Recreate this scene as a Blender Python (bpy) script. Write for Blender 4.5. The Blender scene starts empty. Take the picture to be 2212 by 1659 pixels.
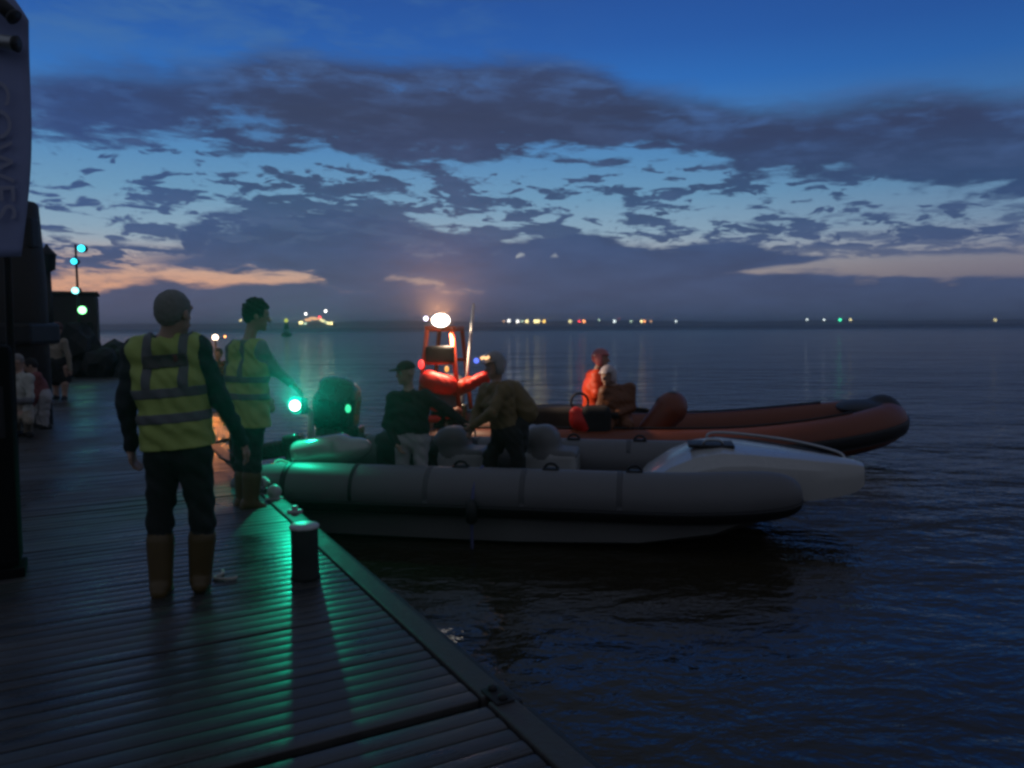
import bpy, bmesh, math, random
import numpy as np
from mathutils import Vector, Matrix

random.seed(7)
rng = np.random.default_rng(7)
scn = bpy.context.scene
COL = scn.collection
R = math.radians

# ------------------------------------------------------------------ camera
FOC, EYE, PITCH, ROLL = 790.0, 1.65, R(4.29), R(-0.36)
WATER = -0.5
cam_d = bpy.data.cameras.new('camera')
cam = bpy.data.objects.new('camera', cam_d)
COL.objects.link(cam)
cam_d.sensor_width = 36.0
cam_d.lens = FOC / 1024 * 36.0
cam_d.clip_start, cam_d.clip_end = 0.05, 20000
cam.matrix_world = Matrix.Translation((0, 0, EYE)) @ Matrix.Rotation(R(90) - PITCH, 4, 'X') @ Matrix.Rotation(ROLL, 4, 'Z')
scn.camera = cam

_fw = np.array([0, math.cos(PITCH), -math.sin(PITCH)])
_r0 = np.array([1.0, 0, 0])
_u0 = np.cross(_r0, _fw)
_rt = _r0 * math.cos(ROLL) + _u0 * math.sin(ROLL)
_up = -_r0 * math.sin(ROLL) + _u0 * math.cos(ROLL)
S = 1024 / 2212


def ray(px, py):
    return _fw + _rt * (px * S - 512) / FOC - _up * (py * S - 384) / FOC


def at(px, py, d):
    """world point at depth d seen at photo position (px, py)"""
    v = ray(px, py)
    return np.array([0, 0, EYE]) + v * (d / v[1])


def ground(px, py, z=0.0):
    v = ray(px, py)
    return np.array([0, 0, EYE]) + v * ((z - EYE) / v[2])


def azel(px, py):
    v = ray(px, py)
    return math.atan2(v[0], v[1]), math.atan2(v[2], math.hypot(v[0], v[1]))


def lin(r, g, b):
    f = lambda c: (c / 255 / 12.92) if c <= 10 else ((c / 255 + 0.055) / 1.055) ** 2.4
    return (f(r), f(g), f(b), 1.0)


# ------------------------------------------------------------------ render look
scn.view_settings.view_transform = 'Standard'
scn.view_settings.look = 'None'
scn.view_settings.exposure = 0.0
scn.view_settings.gamma = 1.0
scn.view_settings.use_curve_mapping = False
scn.cycles.use_denoising = True
scn.cycles.filter_width = 2.9
scn.cycles.sample_clamp_indirect = 1.5
scn.cycles.sample_clamp_direct = 30.0
scn.cycles.max_bounces = 6
scn.cycles.volume_bounces = 0
scn.cycles.caustics_reflective = False
scn.cycles.caustics_refractive = False


# ------------------------------------------------------------------ node maths
class X:
    def __init__(s, t, v):
        s.t, s.v = t, v

    def _m(s, op, *a):
        n = s.t.nodes.new('ShaderNodeMath')
        n.operation = op
        for i, q in enumerate((s,) + a):
            q = q.v if isinstance(q, X) else q
            if isinstance(q, (int, float)):
                n.inputs[i].default_value = q
            else:
                s.t.links.new(q, n.inputs[i])
        return X(s.t, n.outputs[0])

    def __add__(s, o): return s._m('ADD', o)
    __radd__ = __add__
    def __sub__(s, o): return s._m('SUBTRACT', o)
    def __mul__(s, o): return s._m('MULTIPLY', o)
    __rmul__ = __mul__
    def __truediv__(s, o): return s._m('DIVIDE', o)
    def __rsub__(s, o): return (s * -1.0) + o
    def max(s, o): return s._m('MAXIMUM', o)
    def min(s, o): return s._m('MINIMUM', o)
    def pow(s, o): return s._m('POWER', o)

    def step(s, a, b):
        n = s.t.nodes.new('ShaderNodeMapRange')
        n.interpolation_type = 'SMOOTHSTEP'
        s.t.links.new(s.v, n.inputs[0])
        n.inputs[1].default_value, n.inputs[2].default_value = (a, b) if a < b else (b, a)
        n.inputs[3].default_value, n.inputs[4].default_value = (0, 1) if a < b else (1, 0)
        return X(s.t, n.outputs[0])

    def curve(s, pts, lo, hi):
        """piecewise curve of s, points (x, y); x range lo..hi"""
        ys = [p[1] for p in pts]
        y0, y1 = min(ys) - 0.001, max(ys) + 0.001
        q = (s - lo) * (1.0 / (hi - lo))
        n = s.t.nodes.new('ShaderNodeFloatCurve')
        c = n.mapping.curves[0]
        n.mapping.extend = 'HORIZONTAL'
        P = [((x - lo) / (hi - lo), (y - y0) / (y1 - y0)) for x, y in sorted(pts)]
        while len(c.points) < len(P):
            c.points.new(0.5, 0.5)
        for i, p in enumerate(P):
            c.points[i].location = p
            c.points[i].handle_type = 'AUTO_CLAMPED'
        n.mapping.update()
        s.t.links.new(q.v, n.inputs[1])
        return X(s.t, n.outputs[0]) * (y1 - y0) + y0


def vec(t, x, y, z=0.0):
    n = t.nodes.new('ShaderNodeCombineXYZ')
    for i, q in enumerate((x, y, z)):
        if isinstance(q, X): t.links.new(q.v, n.inputs[i])
        else: n.inputs[i].default_value = q
    return n.outputs[0]


def noise(t, v, scale, detail=4, rough=0.55, dist=0.0):
    n = t.nodes.new('ShaderNodeTexNoise')
    n.inputs['Scale'].default_value = scale
    n.inputs['Detail'].default_value = detail
    n.inputs['Roughness'].default_value = rough
    n.inputs['Distortion'].default_value = dist
    t.links.new(v, n.inputs['Vector'])
    return X(t, n.outputs[0])


def ramp(t, x, stops):
    n = t.nodes.new('ShaderNodeValToRGB')
    e = n.color_ramp.elements
    while len(e) < len(stops): e.new(0.5)
    for i, (p, c) in enumerate(sorted(stops, key=lambda q: q[0])):
        e[i].position, e[i].color = p, c
    t.links.new(x.v, n.inputs[0])
    return n.outputs[0]


def mixc(t, f, a, b, mode='MIX'):
    n = t.nodes.new('ShaderNodeMixRGB')
    n.blend_type = mode
    for i, q in enumerate((f, a, b)):
        q = q.v if isinstance(q, X) else q
        if isinstance(q, (int, float, tuple)): n.inputs[i].default_value = q
        else: t.links.new(q, n.inputs[i])
    return n.outputs[0]


# ------------------------------------------------------------------ sky
world = bpy.data.worlds.new('World')
scn.world = world
world.use_nodes = True
wt = world.node_tree
wt.nodes.clear()
tc = wt.nodes.new('ShaderNodeTexCoord')
sp = wt.nodes.new('ShaderNodeSeparateXYZ')
wt.links.new(tc.outputs['Generated'], sp.inputs[0])
dx, dy, dz = (X(wt, o) for o in sp.outputs)
az = dx._m('ARCTAN2', dy)
el = dz._m('ARCSINE')
LO, HI = -0.75, 0.75


def AE(pts):
    return [azel(*p) for p in pts]


def EL(y):
    return azel(1106, y)[1]


# noises in (azimuth, elevation), flattened as clouds are near the horizon
fl = el.max(0.0) + 0.10
v1 = vec(wt, az * 2.2 / fl * 0.22, el * 11.0 / (fl * 0.6 + 0.75), 0.0)
na = noise(wt, v1, 1.5, 7, 0.6, 0.3) - 0.5
v2 = vec(wt, az * 8.0, el * 26.0, 3.7)
nb = noise(wt, v2, 1.4, 6, 0.62, 0.2) - 0.5
v3 = vec(wt, az * 22.0 + el * 12.0, el * 95.0, 9.1)
nc = noise(wt, v3, 0.9, 5, 0.6, 0.35) - 0.5

v4 = vec(wt, az * 19.0 + el * 14.0, el * 74.0, 5.3)
nd = noise(wt, v4, 1.0, 5.0, 0.58, 0.35) - 0.5
v5 = vec(wt, az * 27.0 - el * 8.0, el * 78.0, 1.9)
ne = noise(wt, v5, 1.0, 3.5, 0.5, 0.6) - 0.5

# clear sky behind the clouds
clear = ramp(wt, el / 1.2, [(max(0, EL(y)) / 1.2, lin(*c)) for y, c in (
    (690, (150, 135, 140)), (640, (178, 150, 140)), (600, (180, 165, 158)), (555, (166, 172, 180)), (505, (140, 169, 190)),
    (430, (108, 154, 188)), (345, (84, 138, 186)), (190, (45, 108, 184)), (100, (39, 92, 168)), (0, (36, 82, 156)))]
    + [(0.315, lin(40, 78, 140)), (0.36, lin(66, 84, 118)), (0.45, lin(80, 88, 106)), (1.0, lin(86, 92, 106))])
lw = az.step(0.02, -0.42) * el.step(0.105, 0.035)
clear = mixc(wt, lw * 0.9, clear, lin(236, 172, 136))
rw = az.step(0.10, 0.5) * el.step(0.11, 0.03)
clear = mixc(wt, rw * 0.85, clear, lin(132, 126, 130))
clear = mixc(wt, az.step(0.1, 0.62) * 0.35, clear, lin(30, 62, 120))
clear = mixc(wt, el.step(0.2, 0.36) * (nb * 2.4 + na * 1.6 + 0.25).max(0.0).min(1.0) * az.step(0.15, -0.25) * 0.75, clear, lin(74, 116, 160))

# main dark band: upper and lower edges
T1 = az.curve(AE([(-200, 150), (60, 140), (250, 128), (420, 135), (700, 98), (850, 108), (1100, 108), (1290, 140), (1385, 182), (1500, 195), (1780, 214), (1900, 198), (2212, 190), (2500, 170)]), LO, HI)
B1 = az.curve(AE([(-200, 320), (60, 318), (250, 322), (380, 300), (560, 345), (700, 332), (800, 338), (850, 372), (960, 362), (1100, 352), (1300, 330), (1560, 346), (1610, 388), (1900, 392), (2010, 428), (2212, 428), (2500, 420)]), LO, HI)
up1 = (T1 - el + na * 0.05 + nb * 0.040 + nc * 0.016).step(-0.010, 0.024)
dn1 = (el - B1 + nb * 0.070 + nc * 0.035 + nd * 0.075).step(-0.005, 0.014)
m1 = up1 * dn1
hole = (nb * 1.0 + na * 0.9 + az.step(-0.12, -0.5) * 0.10).step(0.13, 0.30)
m1 = m1 * (1.0 - hole * az.step(0.12, -0.2) * 0.75)

# broken cloudlets in the pale gap
dens = el.curve([(EL(640), -0.05), (EL(520), 0.03), (EL(480), -0.02), (EL(440), 0.01), (EL(400), -0.01), (EL(360), -0.06), (EL(330), -0.12), (EL(300), -0.3)], 0.0, 0.3)
dens = dens + az.curve([(azel(60, 400)[0], 0.03), (azel(250, 380)[0], -0.02), (azel(500, 400)[0], 0.05), (azel(760, 400)[0], 0.10), (azel(900, 400)[0], 0.04), (azel(1300, 400)[0], 0.03), (azel(1700, 400)[0], 0.0), (azel(2212, 400)[0], -0.02)], LO, HI) * el.step(EL(340), EL(430))
m2 = (nd * 1.15 + nb * 0.55 + nc * 0.25 + dens + 0.012).step(0.035, 0.13).max((ne * 1.1 + nb * 0.35 + dens * 0.6).step(0.07, 0.16) * el.step(EL(340), EL(370))) * el.step(EL(590), EL(540)) * 0.95

# low bank down to the horizon
T3 = az.curve(AE([(-200, 505), (60, 500), (130, 512), (250, 520), (330, 500), (420, 475), (500, 450), (760, 444), (850, 470), (930, 486), (1010, 503), (1130, 508), (1300, 492), (1360, 518), (1600, 520), (1700, 535), (1780, 556), (1830, 590), (2000, 592), (2212, 592), (2500, 592)]), LO, HI)
m3 = (T3 - el + nb * 0.034 + nc * 0.034).step(-0.003, 0.008)
m3 = m3 * (1.0 - (nd * 1.3 + nc * 0.8 + na * 0.4 + az.step(-0.30, -0.42) * 0.07).step(0.04, 0.15) * (T3 - el).step(0.050, 0.008) * az.step(0.0, -0.12) * 0.92)
# thin streaks over the pale right side
m4 = (nc + na * 0.4 + az.step(0.2, 0.5) * 0.08).step(0.03, 0.16) * az.step(0.2, 0.33) * el.step(EL(470), EL(500)) * el.step(EL(590), EL(570)) * 0.8
# glowing slots in the bank
def slot(top, bot, soft=0.007, amp=0.040):
    a = az.curve(AE(top), LO, HI)
    b = az.curve(AE(bot), LO, HI)
    return (a - el + nc * amp + nb * 0.012).step(-soft * 0.5, soft) * (el - b + nb * amp + nc * 0.01).step(-soft * 0.5, soft) * ((nc * 2.2 + nd * 1.2) + 0.95).max(0.25).min(1.0)
g = slot([(-200, 600), (0, 605), (120, 592), (250, 586), (320, 577), (420, 580), (560, 584), (650, 590), (705, 604), (730, 630), (800, 640), (1000, 640), (2500, 640)],
         [(-200, 640), (0, 636), (120, 634), (250, 625), (380, 616), (560, 618), (700, 616), (730, 620), (800, 622), (1000, 622), (2500, 622)])
g2 = slot([(0, 640), (700, 640), (815, 620), (840, 596), (900, 598), (950, 604), (975, 625), (1100, 640), (2500, 640)],
          [(0, 612), (800, 612), (840, 606), (950, 612), (1100, 612), (2500, 612)])
g3 = slot([(0, 640), (1080, 620), (1108, 575), (1128, 545), (1146, 575), (1174, 575), (1198, 545), (1216, 575), (1235, 600), (2500, 640)],
          [(0, 560), (1100, 560), (1125, 555), (1150, 552), (1196, 556), (1240, 556), (2500, 556)], 0.003, 0.003)
g4 = slot([(-200, 500), (60, 498), (120, 497), (200, 505), (260, 520), (290, 516), (350, 515), (390, 520), (420, 560), (2500, 600)],
          [(-200, 514), (60, 512), (150, 515), (260, 529), (300, 532), (385, 538), (420, 540), (2500, 545)], 0.004, 0.010)
g5 = slot([(0, 640), (1400, 640), (1550, 592), (1600, 582), (1690, 573), (1790, 560), (1850, 555), (2500, 550)],
          [(0, 600), (1500, 600), (1560, 590), (1650, 592), (1800, 594), (2500, 596)], 0.004, 0.004)
cm = m1.max(m2).max(m3).max(m4) * (1.0 - (g.max(g5 * 0.9).max(g2 * 0.8).max(g3 * 0.9).max(g4 * 0.85)))

cloud = ramp(wt, el / 1.2, [(max(0, EL(y)) / 1.2, lin(*c)) for y, c in (
    (690, (66, 81, 110)), (620, (63, 80, 116)), (540, (54, 76, 118)), (440, (48, 73, 113)), (320, (50, 62, 96)),
    (250, (51, 60, 88)), (150, (55, 69, 104)), (0, (52, 74, 122)))] + [(0.5, lin(66, 74, 98)), (1.0, lin(82, 88, 102))])
cloud = mixc(wt, az.step(-0.25, -0.5) * el.step(0.06, 0.14) * 0.6, cloud, lin(44, 74, 132))
cloud = mixc(wt, (na * 1.2 + nb * 2.4 + nc * 1.2).max(0.0).min(1.0) * 0.6, cloud, lin(74, 94, 136))
cloud = mixc(wt, (na * -1.4 + nb * -2.0 + nc * -1.2).max(0.0).min(1.0) * 0.55, cloud, lin(42, 50, 78))
rim = (T1 - el).step(0.085, 0.0) * (nb * 3.0 + nc * 2.0 + 0.15).max(0.0).min(1.0)
cloud = mixc(wt, rim * 0.75, cloud, lin(66, 108, 168))
skyc = mixc(wt, cm * 0.97, clear, cloud)
# the overcast half of the sky at the photographer's back
back = (az * az).pow(0.5).step(0.75, 1.5) * el.step(-0.05, 0.02)
skyc = mixc(wt, back, skyc, mixc(wt, (na * 1.5 + 0.5).max(0.0).min(1.0), lin(78, 84, 100), lin(96, 101, 114)))
# land and sea side of the dome below the horizon
skyc = mixc(wt, el.step(-0.002, -0.03), skyc, lin(40, 48, 66))
bg = wt.nodes.new('ShaderNodeBackground')
wt.links.new(skyc, bg.inputs[0])
bg.inputs[1].default_value = 1.0
nish = wt.nodes.new('ShaderNodeTexSky')
nish.sky_type = 'NISHITA'
nish.sun_disc = False
nish.sun_elevation = R(-3.5)
nish.sun_rotation = R(-32)
bg2 = wt.nodes.new('ShaderNodeBackground')
wt.links.new(nish.outputs[0], bg2.inputs[0])
bg2.inputs[1].default_value = 0.05
ad = wt.nodes.new('ShaderNodeAddShader')
wt.links.new(bg.outputs[0], ad.inputs[0])
wt.links.new(bg2.outputs[0], ad.inputs[1])
wo = wt.nodes.new('ShaderNodeOutputWorld')
wt.links.new(ad.outputs[0], wo.inputs[0])


# ------------------------------------------------------------------ materials
MATS = {}


def mat(name, rgb, rough=0.6, var=0.25, scale=6.0, bump=0.0, metal=0.0, spec=0.5, coat=0.0, emit=None, es=0.0, detail=5):
    if name in MATS: return MATS[name]
    m = bpy.data.materials.new(name)
    m.use_nodes = True
    t = m.node_tree
    b = t.nodes['Principled BSDF']
    c = t.nodes.new('ShaderNodeTexCoord')
    n = noise(t, c.outputs['Object'], scale, detail, 0.6)
    k = (n - 0.5) * (2 * var) + 1.0
    colr = mixc(t, 1.0, tuple(rgb) + (1.0,), vec(t, k, k, k), 'MULTIPLY')
    t.links.new(colr, b.inputs['Base Color'])
    b.inputs['Metallic'].default_value = metal
    b.inputs['Specular IOR Level'].default_value = spec
    b.inputs['Coat Weight'].default_value = coat
    r = (n - 0.5) * 0.3 + rough
    t.links.new(r.max(0.04).v, b.inputs['Roughness'])
    if bump:
        bn = t.nodes.new('ShaderNodeBump')
        bn.inputs['Strength'].default_value = bump
        bn.inputs['Distance'].default_value = 0.02
        n2 = noise(t, c.outputs['Object'], scale * 4, 4, 0.6)
        t.links.new(n2.v, bn.inputs['Height'])
        t.links.new(bn.outputs[0], b.inputs['Normal'])
    if emit:
        b.inputs['Emission Color'].default_value = tuple(emit) + (1,)
        b.inputs['Emission Strength'].default_value = es
        m.cycles.emission_sampling = 'NONE'
    MATS[name] = m
    return m


# ------------------------------------------------------------------ object helpers
def tag(o, label=None, cat=None, group=None, kind=None):
    if label: o['label'] = label
    if cat: o['category'] = cat
    if group: o['group'] = group
    if kind: o['kind'] = kind
    return o


def empty(name, loc, rz=0.0, label=None, cat=None, group=None, kind=None):
    o = bpy.data.objects.new(name, None)
    COL.objects.link(o)
    o.location = loc
    o.rotation_euler = (0, 0, rz)
    o.empty_display_size = 0.1
    return tag(o, label, cat, group, kind)


def link_mesh(name, me, parent=None, mats=()):
    for m in mats: me.materials.append(m)
    o = bpy.data.objects.new(name, me)
    COL.objects.link(o)
    if parent: o.parent = parent
    return o


def mesh(name, V, Fc, mats, parent=None, smooth=True, mi=None):
    me = bpy.data.meshes.new(name)
    me.from_pydata([tuple(map(float, v)) for v in V], [], [tuple(map(int, f)) for f in Fc])
    if smooth: me.polygons.foreach_set('use_smooth', [True] * len(me.polygons))
    if mi is not None: me.polygons.foreach_set('material_index', mi)
    me.update()
    return link_mesh(name, me, parent, mats if isinstance(mats, (list, tuple)) else [mats])


class MB:
    """collects shapes, builds one mesh"""
    def __init__(s): s.V, s.F = [], []

    def add(s, V, Fc):
        o = len(s.V)
        s.V += [tuple(v) for v in V]
        s.F += [tuple(i + o for i in f) for f in Fc]
        return s

    def box(s, c, d, rz=0.0, bev=0.0, rot=None):
        bm = bmesh.new()
        bmesh.ops.create_cube(bm, size=1.0)
        bmesh.ops.scale(bm, vec=d, verts=bm.verts)
        if bev: bmesh.ops.bevel(bm, geom=bm.edges[:], offset=bev, segments=2, affect='EDGES', profile=0.6)
        M = Matrix.Translation(c) @ (rot.to_4x4() if rot else Matrix.Rotation(rz, 4, 'Z'))
        bmesh.ops.transform(bm, matrix=M, verts=bm.verts)
        bm.verts.index_update()
        s.add([v.co[:] for v in bm.verts], [[v.index for v in f.verts] for f in bm.faces])
        bm.free()
        return s

    def sweep(s, P, rad, seg=12, flat=1.0):
        P = [np.array(p, float) for p in P]
        n = len(P)
        rad = [rad] * n if isinstance(rad, (int, float)) else rad
        T = [(P[min(i + 1, n - 1)] - P[max(i - 1, 0)]) for i in range(n)]
        T = [t / (np.linalg.norm(t) + 1e-9) for t in T]
        ref = np.array([0, 0, 1.0]) if abs(T[0][2]) < 0.9 else np.array([0, 1.0, 0])
        V, Fc = [], []
        for i in range(n):
            a = np.cross(T[i], ref); a /= np.linalg.norm(a) + 1e-9
            b = np.cross(a, T[i])
            for k in range(seg):
                q = 2 * math.pi * k / seg
                V.append(P[i] + a * rad[i] * math.cos(q) + b * rad[i] * flat * math.sin(q))
        for i in range(n - 1):
            for k in range(seg):
                k2 = (k + 1) % seg
                Fc.append((i * seg + k, i * seg + k2, (i + 1) * seg + k2, (i + 1) * seg + k))
        Fc.append(tuple(range(seg - 1, -1, -1)))
        Fc.append(tuple((n - 1) * seg + k for k in range(seg)))
        return s.add(V, Fc)

    def lathe(s, c, prof, seg=20):
        return s.sweep([(c[0], c[1], c[2] + z) for r, z in prof], [max(r, 1e-4) for r, z in prof], seg)

    def ball(s, c, r, seg=14, squash=1.0):
        pr = [(r * math.sin(math.pi * i / 9), -r * squash * math.cos(math.pi * i / 9)) for i in range(10)]
        return s.lathe(c, pr, seg)

    def build(s, name, m, parent=None, smooth=True):
        return mesh(name, s.V, s.F, m, parent, smooth)


def add_smooth_angle(o, ang=40):
    me = o.data
    try:
        me.set_sharp_from_angle(angle=R(ang))
    except Exception:
        pass
    return o


def spline(P, n):
    """Catmull-Rom through P"""
    P = [np.array(p, float) for p in P]
    Q = [2 * P[0] - P[1]] + P + [2 * P[-1] - P[-2]]
    out = []
    for i in range(1, len(Q) - 2):
        for k in range(n):
            t = k / n
            a, b, c, d = Q[i - 1:i + 3]
            out.append(0.5 * (2 * b + (c - a) * t + (2 * a - 5 * b + 4 * c - d) * t * t + (3 * b - a - 3 * c + d) * t ** 3))
    out.append(P[-1])
    return out


# ------------------------------------------------------------------ implicit-surface modeller
class SDF:
    """smooth union of rounded limbs, polygonised with surface nets"""
    def __init__(s, h, pad=0.06):
        s.h, s.pad, s.pr, s.cuts, s.inter = h, pad, [], [], []

    def cone(s, a, b, r1, r2, tag=0, k=0.03):
        a, b = np.array(a, float), np.array(b, float)
        m = max(r1, r2)
        s.pr.append((np.minimum(a, b) - m, np.maximum(a, b) + m, tag, k, lambda P: s._cone(P, a, b, r1, r2)))
        return s

    @staticmethod
    def _cone(P, a, b, r1, r2):
        ba = b - a
        t = np.clip(((P - a) @ ba) / (ba @ ba + 1e-12), 0, 1)
        q = P - a - t[..., None] * ba
        return np.sqrt((q * q).sum(-1)) - (r1 + (r2 - r1) * t)

    def ell(s, c, rad, M=None, tag=0, k=0.03):
        c, rad = np.array(c, float), np.array(rad, float)
        M = np.eye(3) if M is None else np.array(M, float)
        e = np.sqrt(((M * rad) ** 2).sum(1))
        s.pr.append((c - e, c + e, tag, k, lambda P: s._ell(P, c, rad, M)))
        return s

    @staticmethod
    def _ell(P, c, rad, M):
        q = (P - c) @ M
        k0 = np.sqrt(((q / rad) ** 2).sum(-1))
        k1 = np.sqrt(((q / rad ** 2) ** 2).sum(-1)) + 1e-9
        return k0 * (k0 - 1) / k1

    def rbox(s, c, half, r, M=None, tag=0, k=0.02):
        c, half = np.array(c, float), np.array(half, float)
        M = np.eye(3) if M is None else np.array(M, float)
        e = np.abs(M) @ half

        def f(P):
            q = np.abs((P - c) @ M) - (half - r)
            return np.sqrt((np.maximum(q, 0) ** 2).sum(-1)) + np.minimum(q.max(-1), 0) - r
        s.pr.append((c - e, c + e, tag, k, f))
        return s

    def cut(s, f): s.cuts.append(f); return s          # remove where f < 0
    def keep(s, f): s.inter.append(f); return s        # keep where f < 0

    def mesh(s, name, mats, parent=None, wrinkle=0.0, wr_tags=(1, 2), inflate=0.0, wf=1.0):
        h = s.h
        lo = np.min([p[0] for p in s.pr], 0) - s.pad - inflate
        hi = np.max([p[1] for p in s.pr], 0) + s.pad + inflate
        n = np.ceil((hi - lo) / h).astype(int) + 1
        ax = [lo[i] + h * np.arange(n[i]) for i in range(3)]
        D = np.full(n, 9.0, np.float32)
        B = np.full(n, 9.0, np.float32)
        TG = np.zeros(n, np.uint8)
        for a, b, tg, k, f in s.pr:
            m = k + 0.03 + inflate
            i0 = np.clip(np.floor((a - m - lo) / h).astype(int), 0, n)
            i1 = np.clip(np.ceil((b + m - lo) / h).astype(int) + 1, 0, n)
            sl = tuple(slice(i0[j], i1[j]) for j in range(3))
            P = np.stack(np.meshgrid(*[ax[j][sl[j]] for j in range(3)], indexing='ij'), -1)
            d = f(P).astype(np.float32)
            o = D[sl]
            hh = np.maximum(k - np.abs(o - d), 0) / k
            D[sl] = np.minimum(o, d) - hh * hh * k * 0.25
            c = d < B[sl]
            TG[sl] = np.where(c, tg, TG[sl])
            B[sl] = np.minimum(B[sl], d)
        D -= inflate
        if wrinkle or s.cuts or s.inter:
            P = np.stack(np.meshgrid(*ax, indexing='ij'), -1).astype(np.float32)
            if wrinkle:
                x, y, z = (P[..., i] * wf for i in range(3))
                w = np.sin(31 * z + 9 * np.sin(7 * x + 3 * y)) * np.sin(13 * x - 11 * y + 4 * np.sin(9 * z)) + 0.6 * np.sin(47 * z + 23 * x + 5 * np.sin(17 * y))
                D += wrinkle * w * np.isin(TG, wr_tags)
            for f in s.inter: D = np.maximum(D, f(P))
            for f in s.cuts: D = np.maximum(D, -f(P))
        ins = D < 0
        N = n - 1
        cs = [(i, j, k) for i in (0, 1) for j in (0, 1) for k in (0, 1)]
        cnt = np.zeros(N, np.uint8)
        for i, j, k in cs: cnt += ins[i:i + N[0], j:j + N[1], k:k + N[2]]
        act = (cnt > 0) & (cnt < 8)
        idx = np.full(N, -1, np.int64)
        I = np.argwhere(act)
        idx[act] = np.arange(len(I))
        acc = np.zeros((len(I), 3)); num = np.zeros(len(I))
        g = {c: D[I[:, 0] + c[0], I[:, 1] + c[1], I[:, 2] + c[2]].astype(float) for c in cs}
        for c in cs:
            for a in range(3):
                if c[a]: continue
                e = list(c); e[a] = 1
                d0, d1 = g[c], g[tuple(e)]
                m = (d0 < 0) != (d1 < 0)
                t = np.where(m, d0 / np.where(m, d0 - d1, 1), 0)
                p = np.tile(np.array(c, float), (len(I), 1)); p[:, a] += t
                acc += p * m[:, None]; num += m
        V = lo + h * (I + acc / np.maximum(num, 1)[:, None])
        Q, QT = [], []
        for a in range(3):
            b, c = (a + 1) % 3, (a + 2) % 3
            s0 = [slice(1, n[i] - 1) for i in range(3)]; s1 = list(s0)
            s0[a] = slice(0, n[a] - 1); s1[a] = slice(1, n[a])
            A0, A1 = ins[tuple(s0)], ins[tuple(s1)]
            E = np.argwhere(A0 != A1)
            if not len(E): continue
            dirn = A0[tuple(E.T)]
            off = np.ones(3, int); off[a] = 0
            E = E + off

            def at_(db, dc):
                q = E.copy(); q[:, b] += db; q[:, c] += dc
                return idx[tuple(q.T)]
            q = np.stack([at_(-1, -1), at_(0, -1), at_(0, 0), at_(-1, 0)], 1)
            q[~dirn] = q[~dirn][:, ::-1]
            Q.append(q)
            QT.append(TG[tuple(E.T)])
        Q, QT = np.concatenate(Q), np.concatenate(QT)
        ok = (Q >= 0).all(1)
        Q, QT = Q[ok], QT[ok]
        me = bpy.data.meshes.new(name)
        me.vertices.add(len(V)); me.vertices.foreach_set('co', V.astype(np.float32).ravel())
        me.loops.add(len(Q) * 4); me.loops.foreach_set('vertex_index', Q.astype(np.int32).ravel())
        me.polygons.add(len(Q))
        me.polygons.foreach_set('loop_start', np.arange(0, len(Q) * 4, 4, dtype=np.int32))
        me.polygons.foreach_set('use_smooth', np.ones(len(Q), bool))
        me.polygons.foreach_set('material_index', np.minimum(QT, len(mats) - 1).astype(np.int32))
        me.update(calc_edges=True)
        me.validate()
        return link_mesh(name, me, parent, mats)

# ------------------------------------------------------------------ material set
def deck_material(i, rgb):
    m = bpy.data.materials.new('wet_deck_timber_%d' % i)
    m.use_nodes = True
    t = m.node_tree
    b = t.nodes['Principled BSDF']
    geo = t.nodes.new('ShaderNodeNewGeometry')
    s = t.nodes.new('ShaderNodeSeparateXYZ')
    t.links.new(geo.outputs['Position'], s.inputs[0])
    x, y = X(t, s.outputs[0]), X(t, s.outputs[1])
    u, v = x * 0.8787 + y * 0.4774, y * 0.8787 - x * 0.4774          # across and along the pontoon
    wet = noise(t, vec(t, u * 0.55, v * 0.8, 2.0), 1.0, 5, 0.6, 0.5)
    grain = noise(t, vec(t, u * 3.0, v * 90.0, i * 3.0), 1.0, 4, 0.6)
    blot = noise(t, vec(t, u * 4.0, v * 9.0, 7.0), 1.0, 5, 0.65)
    w = wet.step(0.36, 0.62)
    k = (grain - 0.5) * 0.7 + (blot - 0.5) * 0.7 + 1.12 - w * 0.35
    t.links.new(mixc(t, 1.0, tuple(rgb) + (1.0,), vec(t, k, k, k), 'MULTIPLY'), b.inputs['Base Color'])
    t.links.new(((blot - 0.5) * 0.30 + (grain - 0.5) * 0.16 + 0.46 - w * 0.20).max(0.12).v, b.inputs['Roughness'])
    bn = t.nodes.new('ShaderNodeBump')
    b.inputs['Specular IOR Level'].default_value = 0.36
    bn.inputs['Strength'].default_value = 0.5
    bn.inputs['Distance'].default_value = 0.006
    t.links.new((grain * 0.5 + blot * 0.8).v, bn.inputs['Height'])
    t.links.new(bn.outputs[0], b.inputs['Normal'])
    return m


M_deck = [deck_material(i, c) for i, c in enumerate(((0.060, 0.058, 0.056), (0.070, 0.066, 0.062), (0.050, 0.050, 0.052)))]
M_edge = mat('edge_timber', (0.060, 0.056, 0.052), 0.6, 0.3, 8, 0.3)
M_fascia = mat('dark_fascia', (0.015, 0.015, 0.016), 0.7, 0.3, 6, 0.2)
M_black = mat('black_rubber', (0.012, 0.012, 0.013), 0.55, 0.2, 10)
M_blackgloss = mat('black_gloss', (0.015, 0.017, 0.016), 0.28, 0.1, 6, coat=0.3)
M_iron = mat('dark_iron', (0.02, 0.02, 0.022), 0.5, 0.3, 14, 0.2, metal=0.3)
M_matt = mat('matt_dark_casing', (0.012, 0.013, 0.013), 0.95, 0.2, 6, spec=0.1)
M_galv = mat('galvanised', (0.42, 0.44, 0.45), 0.38, 0.2, 12, metal=0.8)
M_palecap = mat('pale_cap', (0.5, 0.52, 0.5), 0.35, 0.3, 20, 0.2)
M_hyp = mat('grey_hypalon', (0.135, 0.135, 0.138), 0.5, 0.10, 5, 0.05)
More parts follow.
